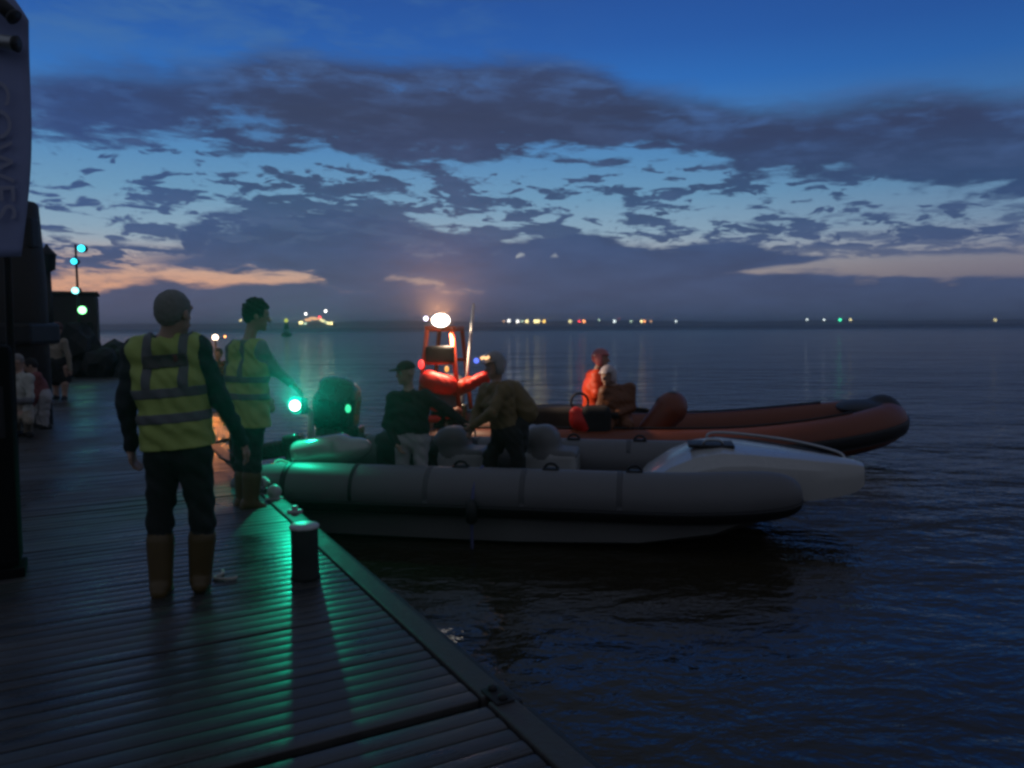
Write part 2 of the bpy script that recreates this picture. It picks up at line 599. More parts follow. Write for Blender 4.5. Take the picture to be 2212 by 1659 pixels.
M_grp = mat('white_gelcoat', (0.42, 0.42, 0.40), 0.3, 0.08, 3, coat=0.3)
M_grphull = mat('hull_gelcoat', (0.17, 0.17, 0.16), 0.4, 0.15, 3)
M_floor = mat('boat_floor', (0.10, 0.10, 0.105), 0.7, 0.2, 10, 0.2)
M_seat = mat('seat_vinyl', (0.13, 0.13, 0.125), 0.5, 0.1, 6, 0.05)
M_cowl = mat('silver_cowling', (0.34, 0.34, 0.32), 0.16, 0.06, 4, metal=0.25, coat=0.8)
M_orange = mat('orange_hypalon', (0.19, 0.048, 0.020), 0.45, 0.12, 6, 0.05)
M_orpaint = mat('orange_paint', (0.46, 0.05, 0.014), 0.4, 0.1, 6)
M_red = mat('red_pad', (0.72, 0.018, 0.010), 0.5, 0.1, 6)
M_navyhull = mat('lifeboat_hull', (0.02, 0.022, 0.03), 0.4, 0.2, 4)
M_white = mat('white_paint', (0.75, 0.75, 0.73), 0.4, 0.08, 6)
M_grey = mat('grey_paint', (0.22, 0.23, 0.25), 0.5, 0.1, 6)
M_conc = mat('dark_concrete', (0.055, 0.052, 0.050), 0.85, 0.4, 2.5, 0.5)
M_rock = mat('wet_rock', (0.016, 0.016, 0.017), 0.75, 0.5, 3.0, 0.8)
M_pile = mat('tarred_pile', (0.030, 0.027, 0.025), 0.6, 0.4, 5, 0.5)
M_land = mat('far_woodland', (0.020, 0.026, 0.034), 0.95, 0.4, 0.02)
M_build = mat('far_building', (0.05, 0.05, 0.055), 0.8, 0.2, 0.3)
M_banner = mat('blue_banner', (0.27, 0.32, 0.55), 0.65, 0.15, 3)
M_letter = mat('banner_lettering', (0.34, 0.36, 0.50), 0.7, 0.1, 4)
M_rope = mat('pale_rope', (0.55, 0.52, 0.44), 0.8, 0.2, 40, 0.4)
M_bluerope = mat('blue_rope', (0.10, 0.11, 0.24), 0.8, 0.2, 40, 0.4)
# people
M_skin = mat('skin', (0.42, 0.26, 0.19), 0.5, 0.1, 12)
M_dkhair = mat('dark_hair', (0.018, 0.014, 0.012), 0.6, 0.3, 60, 0.8)
M_grhair = mat('grey_hair', (0.30, 0.28, 0.25), 0.6, 0.3, 60, 0.8)
M_vest = mat('hi_vis_yellow', (0.38, 0.48, 0.11), 0.6, 0.12, 9, 0.25)
M_strip = mat('reflective_tape', (0.13, 0.13, 0.14), 0.65, 0.1, 20)
M_panel = mat('vest_panel', (0.060, 0.050, 0.048), 0.6, 0.25, 18)
M_panelred = mat('panel_print', (0.17, 0.03, 0.035), 0.6, 0.2, 18)
M_navy = mat('navy_cloth', (0.016, 0.018, 0.024), 0.8, 0.2, 12, 0.3)
M_blk = mat('black_cloth', (0.012, 0.012, 0.013), 0.8, 0.2, 12, 0.3)
M_shirt = mat('grey_blue_shirt', (0.22, 0.27, 0.26), 0.8, 0.15, 12, 0.3)
M_coat = mat('dark_coat', (0.020, 0.023, 0.024), 0.75, 0.2, 12, 0.3)
M_welly = mat('olive_boot', (0.105, 0.066, 0.022), 0.45, 0.2, 9)
M_trous = mat('pale_trousers', (0.40, 0.385, 0.38), 0.8, 0.1, 12, 0.3)
M_olive = mat('olive_jacket', (0.18, 0.125, 0.05), 0.65, 0.2, 9, 0.3)
M_oldark = mat('olive_drysuit', (0.17, 0.060, 0.022), 0.6, 0.25, 9, 0.3)
M_orsuit = mat('orange_drysuit', (0.72, 0.060, 0.008), 0.55, 0.12, 9, 0.2)
M_redlit_helm = mat('red_lit_helmet', (0.50, 0.15, 0.15), 0.3, 0.08, 8, coat=0.3)  # red light falling on the helmet is put into its base colour
M_helm = mat('white_helmet', (0.52, 0.46, 0.47), 0.3, 0.08, 8, coat=0.4)
M_grhelm = mat('grey_helmet', (0.26, 0.26, 0.27), 0.35, 0.1, 8, coat=0.3)
M_maroon = mat('maroon_jacket', (0.24, 0.075, 0.075), 0.75, 0.2, 10, 0.3)
M_cream = mat('cream_top', (0.48, 0.48, 0.42), 0.8, 0.15, 10, 0.3)
M_beige = mat('beige_jacket', (0.30, 0.255, 0.19), 0.75, 0.2, 10, 0.3)
M_eye = mat('eye', (0.5, 0.5, 0.48), 0.2, 0.05, 5)


def glow(name, rgb, s):
    return mat(name, (0.1, 0.1, 0.1), 0.4, 0.0, 5, emit=rgb, es=s)


def point_light(name, loc, rgb, watts, r, parent=None, spot=None, aim=None, blend=0.6):
    d = bpy.data.lights.new(name, 'SPOT' if spot else 'POINT')
    d.color, d.energy, d.shadow_soft_size = rgb, watts, r
    if spot: d.spot_size, d.spot_blend = R(spot), blend
    o = bpy.data.objects.new(name, d)
    COL.objects.link(o)
    o.location = loc
    if aim is not None:
        o.rotation_euler = (Vector(aim) - Vector(loc)).to_track_quat('-Z', 'Y').to_euler()
    if parent:
        o.parent = parent
    return o


# ------------------------------------------------------------------ the sea
def water_material():
    m = bpy.data.materials.new('sea_water')
    m.use_nodes = True
    t = m.node_tree
    b = t.nodes['Principled BSDF']
    b.inputs['Base Color'].default_value = (0.026, 0.021, 0.012, 1)
    b.inputs['IOR'].default_value = 1.40
    geo = t.nodes.new('ShaderNodeNewGeometry')
    s = t.nodes.new('ShaderNodeSeparateXYZ')
    t.links.new(geo.outputs['Position'], s.inputs[0])
    x, y = X(t, s.outputs[0]), X(t, s.outputs[1])
    far = y.step(5.0, 14.0)          # sheltered between the boats and the pontoon, choppier outside
    lee = 1.0 - (x + y * 0.18).step(1.0, -2.0) * y.step(60, 25) * 0.72      # smoother in the lee of the pontoon
    far = far * lee
    w1 = noise(t, vec(t, x * 0.55 + y * 0.2, y * 0.9), 1.0, 4, 0.55, 0.4)
    w2 = noise(t, vec(t, x * 2.2 - y * 0.6, y * 3.4), 1.0, 4, 0.6, 0.3)
    w3 = noise(t, vec(t, x * 0.06, y * 0.15), 1.0, 4, 0.6)
    t.links.new((y.step(8, 60) * 0.08 + y.step(60, 500) * 0.36 + 0.05).v, b.inputs['Roughness'])
    h = w1 * 0.42 * (far * 0.90 + 0.10) + w2 * 0.13 * (far * 0.84 + 0.16) + w3 * 1.2 * far
    bn = t.nodes.new('ShaderNodeBump')
    bn.inputs['Strength'].default_value = 1.15
    bn.inputs['Distance'].default_value = 1.0
    t.links.new(h.v, bn.inputs['Height'])
    t.links.new(bn.outputs[0], b.inputs['Normal'])
    return m


mesh('sea', [(-9000, -3000, WATER), (9000, -3000, WATER), (9000, 12000, WATER), (-9000, 12000, WATER)], [(0, 1, 2, 3)], water_material(), smooth=False)['kind'] = 'structure'

# far shore: a low wooded ridge
V, Fc = [], []
nx = 260
for i in range(nx + 1):
    x = -3600 + 7200 * i / nx
    hgt = 6.6 + 1.6 * math.sin(i * 0.11) + 1.2 * math.sin(i * 0.37 + 1) + 1.4 * rng.random() + (1.5 if -900 < x < -100 else 0)
    y = 1530 + 40 * math.sin(i * 0.05)
    V += [(x, y, WATER - 1), (x, y + 15, hgt * 0.7), (x, y + 60, hgt), (x, y + 400, WATER - 1)]
for i in range(nx):
    for k in range(3):
        a = i * 4 + k
        Fc.append((a, a + 4, a + 5, a + 1))
mesh('far_shore', V, Fc, M_land, smooth=False)['kind'] = 'structure'

# ------------------------------------------------------------------ pontoon
E0, EA = (-0.898, 5.034, 0.0), R(28.52)
pont = empty('pontoon', E0, EA)
pont['kind'] = 'structure'
PM = Matrix.Translation(E0) @ Matrix.Rotation(EA, 4, 'Z')
PI_ = PM.inverted()
PW = 4.3
# local axes: y runs along the edge away from the camera, -x is inland across the boards
seams = [-6.85, -1.85, 3.15, 8.15, 13.15, 18.15, 23.15, 28.15]


def board_mesh(k, L):
    w, h, n = 0.0975, 0.034, 4
    V, Fc = [], []
    cs = [(-w / 2, -h), (w / 2, -h), (w / 2, -0.006)]
    for i in range(n + 1):
        q = 1 - 2 * i / n
        cs.append((q * (w / 2 - 0.003), 0.0018 * (1 - q * q) - 0.002 * (abs(q) > 0.99)))
    cs.append((-w / 2, -0.006))
    m = len(cs)
    nl = 10
    for j in range(nl + 1):
        x = -L * j / nl
        bow = 0.0018 * math.sin(j * 1.1 + k * 2.1)
        V += [(x, c[0], c[1] + bow) for c in cs]
    for j in range(nl):
        for i in range(m):
            a, b = j * m + i, j * m + (i + 1) % m
            Fc.append((a, b, b + m, a + m))
    Fc.append(tuple(range(m - 1, -1, -1)))
    Fc.append(tuple(nl * m + i for i in range(m)))
    me = bpy.data.meshes.new('deck_board')
    me.from_pydata(V, [], Fc)
    me.polygons.foreach_set('use_smooth', [True] * len(me.polygons))
    me.materials.append(M_deck[k % 3])
    me.set_sharp_from_angle(angle=R(35))
    return me


boards = [board_mesh(k, PW - 0.18) for k in range(6)]
pitch = 0.1045
for a, b in zip(seams[:-1], seams[1:]):
    tilt = random.uniform(-0.25, 0.25)
    nb_ = int((b - a - 0.06) / pitch)
    st = (b - a - 0.06) / nb_
    if a > 15:                                    # too far off to pick single boards apart
        V, Fc, mi = [], [], []
        for i in range(nb_):
            me = boards[i % 6]
            n0 = len(V)
            V += [(v.co[0] - 0.142, v.co[1] + a + 0.03 + st * (i + 0.5), v.co[2]) for v in me.vertices]
            Fc += [tuple(q + n0 for q in f.vertices) for f in me.polygons]
            mi += [i % 3] * len(me.polygons)
        mesh('deck_boards', V, Fc, M_deck, pont, True, mi)['kind'] = 'stuff'
        continue
    for i in range(nb_):
        o = bpy.data.objects.new('deck_board', boards[random.randrange(6)])
        COL.objects.link(o)
        o.parent = pont
        o.location = (-0.142, a + 0.03 + st * (i + 0.5), random.uniform(-0.0015, 0.0015))
        o.rotation_euler = (R(tilt + random.uniform(-0.5, 0.5)), R(random.uniform(-0.08, 0.08)), 0)
for a, b in zip(seams[:-1], seams[1:]):
    MB().box((-0.065, (a + b) / 2, -0.047), (0.125, b - a - 0.045, 0.12), bev=0.012).build('edge_timber', M_edge, pont, False)
    MB().box((0.045, (a + b) / 2, -0.13), (0.085, b - a - 0.05, 0.17), bev=0.03).build('rubbing_strip', M_black, pont, False)
    MB().box((-PW + 0.06, (a + b) / 2, -0.04), (0.16, b - a - 0.045, 0.12), bev=0.012).build('edge_timber', M_edge, pont, False)
MB().box((-PW / 2 - 0.01, (seams[0] + seams[-1]) / 2, -0.42), (PW - 0.06, seams[-1] - seams[0], 0.72)).build('float', M_fascia, pont, False)
for s_ in seams[1:3]:
    hb = MB()
    hb.box((-0.065, s_, 0.018), (0.09, 0.16, 0.010), bev=0.004)
    for u in (-0.05, 0.05): hb.lathe((-0.065, s_ + u, 0.022), [(0.022, 0), (0.022, 0.016), (0.008, 0.022)], 8)
    hb.build('hinge_plate', M_fascia, pont)


def pl(x, y, z=0.0):
    return np.array(PM @ Vector((x, y, z)))


# low mooring bollard near the edge
bp = ground(660, 1248)
bl = empty('mooring_bollard', bp, EA, 'low black mooring bollard with pale flat top at the pontoon edge', 'bollard')
MB().lathe((0, 0, 0), [(0.098, 0), (0.090, 0.02), (0.087, 0.16), (0.088, 0.325), (0.084, 0.335)], 28).build('post', M_fascia, bl)
MB().lathe((0, 0, 0.335), [(0.088, -0.004), (0.096, 0.0), (0.097, 0.014), (0.088, 0.022), (0.001, 0.024)], 28).build('cap', M_palecap, bl)

# cleat, fender and a loose rope by the boat's stern
cp = ground(572, 1058)
ct = empty('mooring_cleat', cp + np.array([0, 0, 0.018]), EA, 'pale metal mooring cleat on the edge timber below the green lamp', 'cleat')
MB().box((0, 0, 0.01), (0.07, 0.22, 0.02), bev=0.006).build('base', M_galv, ct)
c_ = MB().sweep(spline([(0, -0.21, 0.085), (0, -0.12, 0.095), (0, 0.12, 0.095), (0, 0.21, 0.085)], 4), 0.022, 10)
for u in (-0.06, 0.06): c_.sweep([(0, u, 0.0), (0, u, 0.095)], 0.02, 10)
c_.build('horn', M_palecap, ct)
rb_ = ground(593, 1078)
tag(MB().ball((0, 0, 0.07), 0.07).lathe((0, 0, 0), [(0.085, 0), (0.085, 0.012), (0.03, 0.02)], 14).build('fairlead_knob', M_palecap), 'round pale knob on the pontoon edge beside the cleat', 'knob').location = rb_
rp = ground(637, 1110)
tag(MB().box((0, 0, 0.02), (0.13, 0.06, 0.04), bev=0.012).box((0, 0, 0.055), (0.05, 0.05, 0.04), bev=0.01).build('deck_fitting', M_palecap), 'small pale metal fitting on the edge timber near the bollard', 'fitting').location = rp
lp = ground(478, 1252)
P = spline([(-0.05, 0.16, 0.012), (-0.02, 0.08, 0.014), (-0.05, 0.02, 0.012), (-0.02, -0.02, 0.013), (0.06, -0.025, 0.012), (0.10, 0.01, 0.012)], 6)
tag(MB().sweep(P, 0.011, 8).build('rope_end', M_rope), 'short end of pale rope lying by the nearest man\'s boot', 'rope').location = lp
# black ball fender hanging at the near seam
fp = pl(0.11, -2.55, -0.30)
fd = empty('ball_fender', fp, 0, 'black ball fender hanging over the near pontoon edge', 'fender')
MB().ball((0, 0, 0), 0.15, 16, 1.15).build('ball', M_black, fd)
MB().sweep(spline([(0, 0, 0.15), (-0.05, -0.02, 0.26), (-0.16, -0.07, 0.325)], 5), 0.012, 8).build('lanyard', M_bluerope, fd)

# ------------------------------------------------------------------ things at the left edge
pz = ground(8, 1240)
pd = empty('service_pedestal', pz + np.array([-0.02, 0.0, 0]), EA, 'tall dark service pedestal cut by the left edge of the photo', 'pedestal')
MB().box((0, 0, 0.03), (0.30, 0.30, 0.06), bev=0.01).build('base', M_matt, pd, False)
MB().box((0, 0, 0.80), (0.26, 0.26, 1.48), bev=0.05).build('body', M_matt, pd, False)
MB().box((0, -0.132, 1.1), (0.16, 0.012, 0.34), bev=0.005).build('panel', M_iron, pd, False)

# pontoon pile with a tall banner
pb = at(46, 700, 13.4); pb[2] = WATER - 1.0
pil = empty('pontoon_pile', pb, 0, 'thick dark pontoon pile standing behind the blue banner', 'pile')
MB().lathe((0, 0, 0), [(0.40, 0), (0.40, 4.0), (0.37, 4.6), (0.34, 5.2), (0.30, 5.25), (0.001, 5.28)], 22).build('shaft', M_pile, pil)
MB().box((-0.05, -0.05, 3.05), (0.98, 0.9, 0.36), bev=0.06).build('collar', M_iron, pil, False)
MB().box((0.27, -0.1, 4.72), (0.22, 0.24, 0.5), bev=0.04).build('bracket', M_iron, pil, False)

bd = 7.6
b0, b1 = at(-60, 555, bd), at(52, 555, bd)
b2, b3 = at(66, 42, bd), at(-60, -130, bd)
bn_ = empty('banner', (float(b0[0]), float(b0[1]), 0.0), 0, 'tall blue banner with faint pale lettering at the top left', 'banner')
o0 = np.array([b0[0], b0[1], 0])
V, Fc = [], []
nu, nv = 10, 30
for j in range(nv + 1):
    v = j / nv
    for i in range(nu + 1):
        u = i / nu
        lo_, hi_ = b0 + (b1 - b0) * u, b3 + (b2 - b3) * u
        p = lo_ + (hi_ - lo_) * v + np.array([0.035 * math.sin(v * 5) * u, 0.05 * math.sin(u * 5 + v * 4), 0]) - o0
        V.append(p)
for j in range(nv):
    for i in range(nu):
        a = j * (nu + 1) + i
        Fc.append((a, a + 1, a + nu + 2, a + nu + 1))
cl = mesh('cloth', V, Fc, M_banner, bn_)
so = cl.modifiers.new('thick', 'SOLIDIFY'); so.thickness = 0.006
MB().sweep([(at(-8, 560, bd) - o0) * (1, 1, 0) + (0, 0.10, 0.0), at(-8, 300, bd) - o0 + (0, 0.10, 0), at(-8, -140, bd) - o0 + (0, 0.10, 0)], [0.04, 0.03, 0.02], 12).build('pole', M_iron, bn_)
td = bpy.data.curves.new('lettering', 'FONT')
td.body, td.size, td.extrude = 'COWES', 0.37, 0.002
to = bpy.data.objects.new('lettering_outline', td)
COL.objects.link(to)
bpy.context.view_layer.update()
tme = bpy.data.meshes.new_from_object(to.evaluated_get(bpy.context.evaluated_depsgraph_get()))
bpy.data.objects.remove(to)
tme.materials.clear()
to = link_mesh('lettering', tme, bn_, [M_letter])
tp = at(-26, 176, bd) - o0
to.rotation_euler = Matrix(((0, 1, 0), (0, 0, -1), (-1, 0, 0))).to_euler()
to.location = (tp[0], tp[1] - 0.09, tp[2])
for p0, p1, nm in (((2, 4), (44, 44), 'head_clamp'), ((-10, 96), (48, 104), 'lower_clamp')):
    a, b = at(*p0, bd) - o0 + (0, -0.12, 0), at(*p1, bd) - o0 + (0, -0.12, 0)
    q = MB().sweep([a, a + (b - a) * 0.5, a + (b - a) * 0.98, b], [0.06, 0.065, 0.065, 0.05], 14)
    q.build('floodlight', M_galv if nm == 'lower_clamp' else M_iron, bn_)
    MB().sweep([b, b + (b - a) * 0.12], [0.068, 0.075], 14).build('hood', M_black, bn_)

# pier head: dark hut, mast with signal lamps, rocks
hx0, hx1 = at(76, 700, 31), at(230, 700, 31)
ht = at(150, 636, 31)[2]
hut = empty('pierhead_building', ((hx0[0] + hx1[0]) / 2 - 1.0, 32.0, WATER), R(26), 'dark flat topped building on the pier head at far left', 'building')
hw = hx1[0] - hx0[0]
MB().box((0, 0, (ht - WATER) / 2), (hw, 2.6, ht - WATER), bev=0.12).build('wall', M_conc, hut, False)
MB().box((0, 0, ht - WATER + 0.06), (hw + 0.10, 2.8, 0.12), bev=0.03).build('roof', M_conc, hut, False)
MB().box((-0.9, -1.32, 1.6), (0.95, 0.06, 2.0), bev=0.01).build('door', M_iron, hut, False)
MB().box((0.8, -1.32, 2.0), (0.9, 0.06, 0.7), bev=0.01).build('window', M_blackgloss, hut, False)
q0, q1 = at(-120, 800, 29.5), at(262, 800, 29.5)
qw = empty('quay_wall', ((q0[0] + q1[0]) / 2, 31.0, WATER), R(27), 'low dark quay wall below the pier head building', 'wall')
for r_ in range(3):
    for c_i in range(11):
        wq = (q1[0] - q0[0]) / 11
        MB().box(((c_i - 5) * wq + (0.3 if r_ % 2 else 0), random.uniform(-0.05, 0.05), 0.2 + 0.44 * r_), (wq - 0.03, 1.6, 0.42), bev=0.03).build('block', M_conc, qw, False)
lpz = at(106, 640, 30.0)
lpst = empty('lamp_post', (lpz[0], lpz[1], 0.9), 0, 'dark unlit lamp post standing beside the pile at far left', 'lamp post')
zt = at(106, 527, 30)[2] - 0.9
MB().sweep([(0, 0, 0), (0, 0, zt - 1.0)], [0.13, 0.10], 10).build('post', M_iron, lpst)
MB().lathe((0, 0, zt - 1.05), [(0.08, 0), (0.26, 0.1), (0.30, 0.62), (0.34, 0.66), (0.10, 0.92), (0.03, 1.05)], 10).build('lantern', M_iron, lpst)

mp = at(172, 720, 27.5)
ms = empty('signal_mast', (mp[0], mp[1], 0.0), 0, 'thin signal mast carrying cyan lamps in front of the pier building', 'mast')
mt = at(176, 528, 27.5)[2]
MB().sweep([(0, 0, 0), (0, 0, mt)], [0.05, 0.035], 10).build('pole', M_iron, ms)
CY = glow('cyan_signal', (0.03, 0.75, 0.95), 3.2)
CY2 = glow('pale_cyan_signal', (0.25, 1.0, 1.0), 4.0)
GR = glow('green_signal', (0.25, 1.0, 0.35), 4.8)
for (x, y, r_, m_) in ((179, 537, 0.115, CY), (163, 565, 0.095, CY), (166, 628, 0.105, CY2), (181, 670, 0.13, GR)):
    p = at(x, y, 27.4)
    MB().sweep([(0, 0, p[2]), (p[0] - mp[0], -0.1, p[2])], 0.022, 8).build('arm', M_iron, ms)
    h_ = MB().sweep([(p[0] - mp[0], 0.02, p[2]), (p[0] - mp[0], -0.16, p[2])], [r_ * 1.05, r_ * 1.15], 14).build('lamp_housing', M_iron, ms)
    MB().ball((p[0] - mp[0], -0.20, p[2]), r_, 14).build('lens', m_, h_)
    if m_ is GR: point_light('green_signal_glow', (p[0], p[1] - 0.45, p[2]), (0.1, 1, 0.25), 2, 0.1)

rk = at(292, 790, 27.0)
rm = empty('rock_mound', (rk[0], rk[1], WATER), 0, 'dark mound of rocks at the foot of the pier head', 'rocks')
for i in range(26):
    bm = bmesh.new()
    bmesh.ops.create_icosphere(bm, subdivisions=2, radius=1.0)
    sd = rng.random(3) * 9
    sc = 0.42 + 0.30 * rng.random()
    for v in bm.verts:
        c = np.array(v.co)
        n_ = 0.20 * math.sin(c[0] * 3 + sd[0]) * math.cos(c[1] * 3.4 + sd[1]) + 0.13 * math.sin(c[2] * 5 + sd[2])
        v.co = Vector(c * (1 + n_) * (1.1, 0.9, 0.75)) * sc
    me = bpy.data.meshes.new('rock')
    bm.to_mesh(me); bm.free()
    o = link_mesh('rock', me, rm, [M_rock])
    f = i / 25
    o.location = (-2.0 + 3.2 * rng.random() ** 1.2, rng.uniform(-0.8, 1.4), 0)
    o.location.z = max(0.05, (1.75 - 0.55 * (o.location.x + 2.0) * 0.9) * rng.uniform(0.25, 1.0))
    o.rotation_euler = tuple(rng.random(3) * 6)

# ------------------------------------------------------------------ far lights: ferry, buoy, waterfront
WH = glow('white_lamp', (1.0, 0.97, 0.88), 6.0)
AM = glow('amber_window', (1.0, 0.62, 0.12), 4.2)
YE = glow('yellow_window', (1.0, 0.84, 0.35), 4.8)
OR = glow('orange_window', (1.0, 0.36, 0.10), 5.0)
RD = glow('red_lamp', (1.0, 0.03, 0.04), 8.0)
PG = glow('pale_green_lamp', (0.62, 0.85, 0.60), 2.2)
PW_ = glow('pale_white_lamp', (0.80, 0.92, 0.90), 4.0)
DG = glow('green_lamp', (0.05, 0.95, 0.45), 5.0)
DO = glow('dim_orange', (0.95, 0.50, 0.22), 2.2)
DY = glow('dim_yellow', (0.9, 0.78, 0.35), 3.0)

fdp = 1150.0
f0, f1 = at(640, 700, fdp), at(727, 700, fdp)
fl_ = f1[0] - f0[0]
fer = empty('ferry', ((f0[0] + f1[0]) / 2, fdp, WATER), 0, 'car ferry lit with rows of lamps on the horizon', 'ferry')
L = fl_ / 2
V = []
for x, zt_ in ((-L, 5.0), (-L * 0.9, 3.6), (-L * 0.5, 3.4), (0, 3.4), (L * 0.5, 3.4), (L * 0.9, 3.6), (L, 5.0)):
    w = 6.5 * (1 - (abs(x) / L) ** 3 * 0.75)
    V += [(x * 0.94, -w * 0.8, -1), (x, -w, zt_), (x, w, zt_), (x * 0.94, w * 0.8, -1)]
Fc = [(i * 4 + k, i * 4 + 4 + k, i * 4 + 5 + k, i * 4 + 1 + k) for i in range(6) for k in range(3)] + [(0, 1, 2, 3), (27, 26, 25, 24)]
mesh('hull', V, Fc, M_build, fer, False)
su = MB().box((0, 0, 6.0), (fl_ * 0.56, 10, 5.2), bev=0.5).build('superstructure', M_build, fer, False)
MB().box((fl_ * 0.06, 0, 10.0), (fl_ * 0.22, 8, 3.0), bev=0.5).build('bridge', M_build, fer, False)


def fpos(x, y):
    p = at(x, y, fdp)
    return (p[0] - fer.location.x, -7.0, p[2] - WATER)


for (x, y, w, h, m_) in ((668, 691, 9, 3.4, DO), (677, 687, 9, 2.8, DO), (684, 689, 8, 3.4, DO), (695, 690, 3.5, 3, DY), (700, 693, 5, 4, DY), (653, 697, 5.5, 4.2, YE), (662, 699, 4, 2.8, PG), (711, 698, 3.2, 3.4, YE), (718, 698, 3.8, 4.2, YE), (706, 696, 3, 2.5, PG)):
    p = fpos(x, y)
    MB().box((p[0], p[1] - 0.2, p[2]), (w, 0.5, h), bev=0.2).build('lit_window', m_, fer, False)
for (x, y, m_) in ((661, 678, WH), (704, 672, WH), (691, 686, RD)):
    p = fpos(x, y)
    lm = MB().sweep([(p[0], -1, 8.0), (p[0], -1, p[2])], 0.3, 8).build('mast', M_build, fer)
    MB().ball((p[0], -1.6, p[2]), 2.1, 12).build('masthead_lamp', m_, lm)

bu = at(619, 721, 168); bu[2] = WATER
by = empty('navigation_buoy', bu, 0, 'dark navigation buoy with a dim yellow lamp out on the water', 'buoy')
MB().lathe((0, 0, -0.3), [(0.8, 0), (1.08, 0.3), (1.1, 0.8), (0.9, 1.0), (0.35, 1.2), (0.3, 1.3)], 16).build('float', M_black, by)
bt = MB()
for q in range(4):
    bt.sweep([(0.6 * math.cos(q * 1.571), 0.6 * math.sin(q * 1.571), 0.6), (0.3 * math.cos(q * 1.571), 0.3 * math.sin(q * 1.571), 2.9)], 0.09, 6)
bt.box((0, 0, 2.0), (0.75, 0.75, 0.9), bev=0.1).build('tower', M_black, by)
MB().ball((0, 0, 3.35), 0.42, 12).build('lamp', glow('buoy_lamp', (0.62, 0.72, 0.12), 0.8), by)

shore = [(1795, 7, DO, 'small dim orange light at the left end of the far shore lights'),
         (1813, 10, WH, 'white light second along the far shore from the left end'),
         (1844, 10, WH, 'white light left of a dim green light on the far shore'),
         (1860, 7, PG, 'dim green light between a white and an amber light on the far shore'),
         (1877, 13, YE, 'large round yellow light right of a dim green one on the far shore'),
         (1912, 19, YE, 'widest yellow light cluster on the far shore'),
         (1938, 11, AM, 'amber light touching the widest yellow cluster on the far shore'),
         (2031, 14, DY, 'broad pale yellow light alone on the far shore'),
         (2064, 7, RD, 'small red light beside an orange one on the far shore'),
         (2080, 11, OR, 'bright orange light right of a red one on the far shore'),
         (2134, 7, PG, 'faint green light high on the far shore'),
         (2189, 10, PW_, 'pale white light under a small red one on the far shore'),
         (2248, 8, PG, 'faint pale green light left of a yellow pair on the far shore'),
         (2285, 9, YE, 'yellow half of a yellow and orange pair on the far shore'),
         (2296, 8, OR, 'orange half of a yellow and orange pair on the far shore'),
         (2319, 7, DO, 'small dim orange light right of the yellow and orange pair'),
         (2408, 7, PW_, 'lone pale light right of the main run of shore lights'),
         (2875, 7, PW_, 'left of the four small lights far right on the shore'),
         (2936, 7, PW_, 'pale light just left of the bright green shore light'),
         (2993, 10, DG, 'bright green light on the far right shore'),
         (3030, 9, DY, 'pale yellow light just right of the bright green shore light'),
         (3546, 9, DY, 'lone yellow green light at the far right of the shore'),
         (857, 9, DY, 'dim yellow light on the shore left of the bending man'),
         (962, 7, PG, 'dim light on the shore right of the bending man')]
for sx, w, m_, lb in shore:
    x = sx / 3648 * 2212
    yb = {1813: 693, 2134: 691, 2189: 694, 857: 692, 962: 689, 3546: 691}.get(sx, 694 if sx < 2500 else 690.5)
    p = at(x, yb, 1500)
    wd = w / 3.5625 * 1500 / FOC * 1.0
    hz = min(wd, 6.2)
    b = empty('waterfront_building', (p[0], 1500, WATER), 0, lb, 'shore light', 'lit buildings along the far shore')
    zc = p[2] - WATER
    MB().box((0, 4.5, zc * 0.5 + 0.6), (wd + 1.5, 6, zc + 1.2), bev=0.3).build('wall', M_build, b, False)
    nl_ = max(1, int(round(wd / hz)))
    lw2 = MB()
    for k in range(nl_):
        lw2.ball(((k - (nl_ - 1) / 2) * hz * 0.9, 0.4 - 0.02 * k, zc), hz * 0.55, 12)
    lw2.build('lit_window', m_, b)
p = at(2205 / 3648 * 2212, 688.5, 1500)
b = empty('radio_mast', (p[0], 1500, WATER), 0, 'small red light on a mast above a pale shore light', 'mast')
MB().sweep([(0, 0, 0), (0, 0, p[2] - WATER)], 0.35, 8).build('pole', M_build, b)
MB().ball((0, -0.8, p[2] - WATER), 2.0, 10).build('lamp', glow('dim_red', (0.9, 0.12, 0.10), 0.5), b)

# moored launch with a bright warm lamp, seen between the two men
ld = 25.0
lm_ = at(465, 729, ld)
la = empty('launch', (lm_[0] + .3, ld, WATER), R(-72), 'small dark launch with a bright warm masthead lamp behind the two men', 'boat')
V = []
for x, w, zt_, kz in ((-2.2, 0.8, 0.6, -0.25), (-1, 0.95, 0.6, -0.3), (0.6, 0.9, 0.66, -0.3), (1.8, 0.5, 0.78, -0.1), (2.6, 0.04, 0.9, 0.5)):
    V += [(x, -w, zt_), (x, -w * 0.75, 0.1), (x, 0, kz), (x, w * 0.75, 0.1), (x, w, zt_)]
Fc = [(i * 5 + k, i * 5 + 5 + k, i * 5 + 6 + k, i * 5 + 1 + k) for i in range(4) for k in range(4)] + [(0, 1, 2, 3, 4)] + [(i * 5, i * 5 + 4, i * 5 + 9, i * 5 + 5) for i in range(4)]
mesh('hull', V, Fc, M_navyhull, la, False)
MB().box((-1.3, 0, .72), (.9, 1.0, .24), bev=.06).build('engine_box', M_navyhull, la, False)
LA = (Matrix.Translation(la.location) @ Matrix.Rotation(R(-72), 4, 'Z')).inverted()
lw = lambda p: np.array(LA @ Vector([float(c) for c in p]))
lmp = lw(lm_)
MB().sweep([(lmp[0] + .05, lmp[1] + .02, .5), (lmp[0] + .04, lmp[1], lmp[2] + .05)], .03, 8).build('mast', M_iron, la)
MB().ball(lmp, .092, 14).build('masthead_lamp', glow('launch_lamp', (1.0, 0.72, 0.50), 7.0), la)
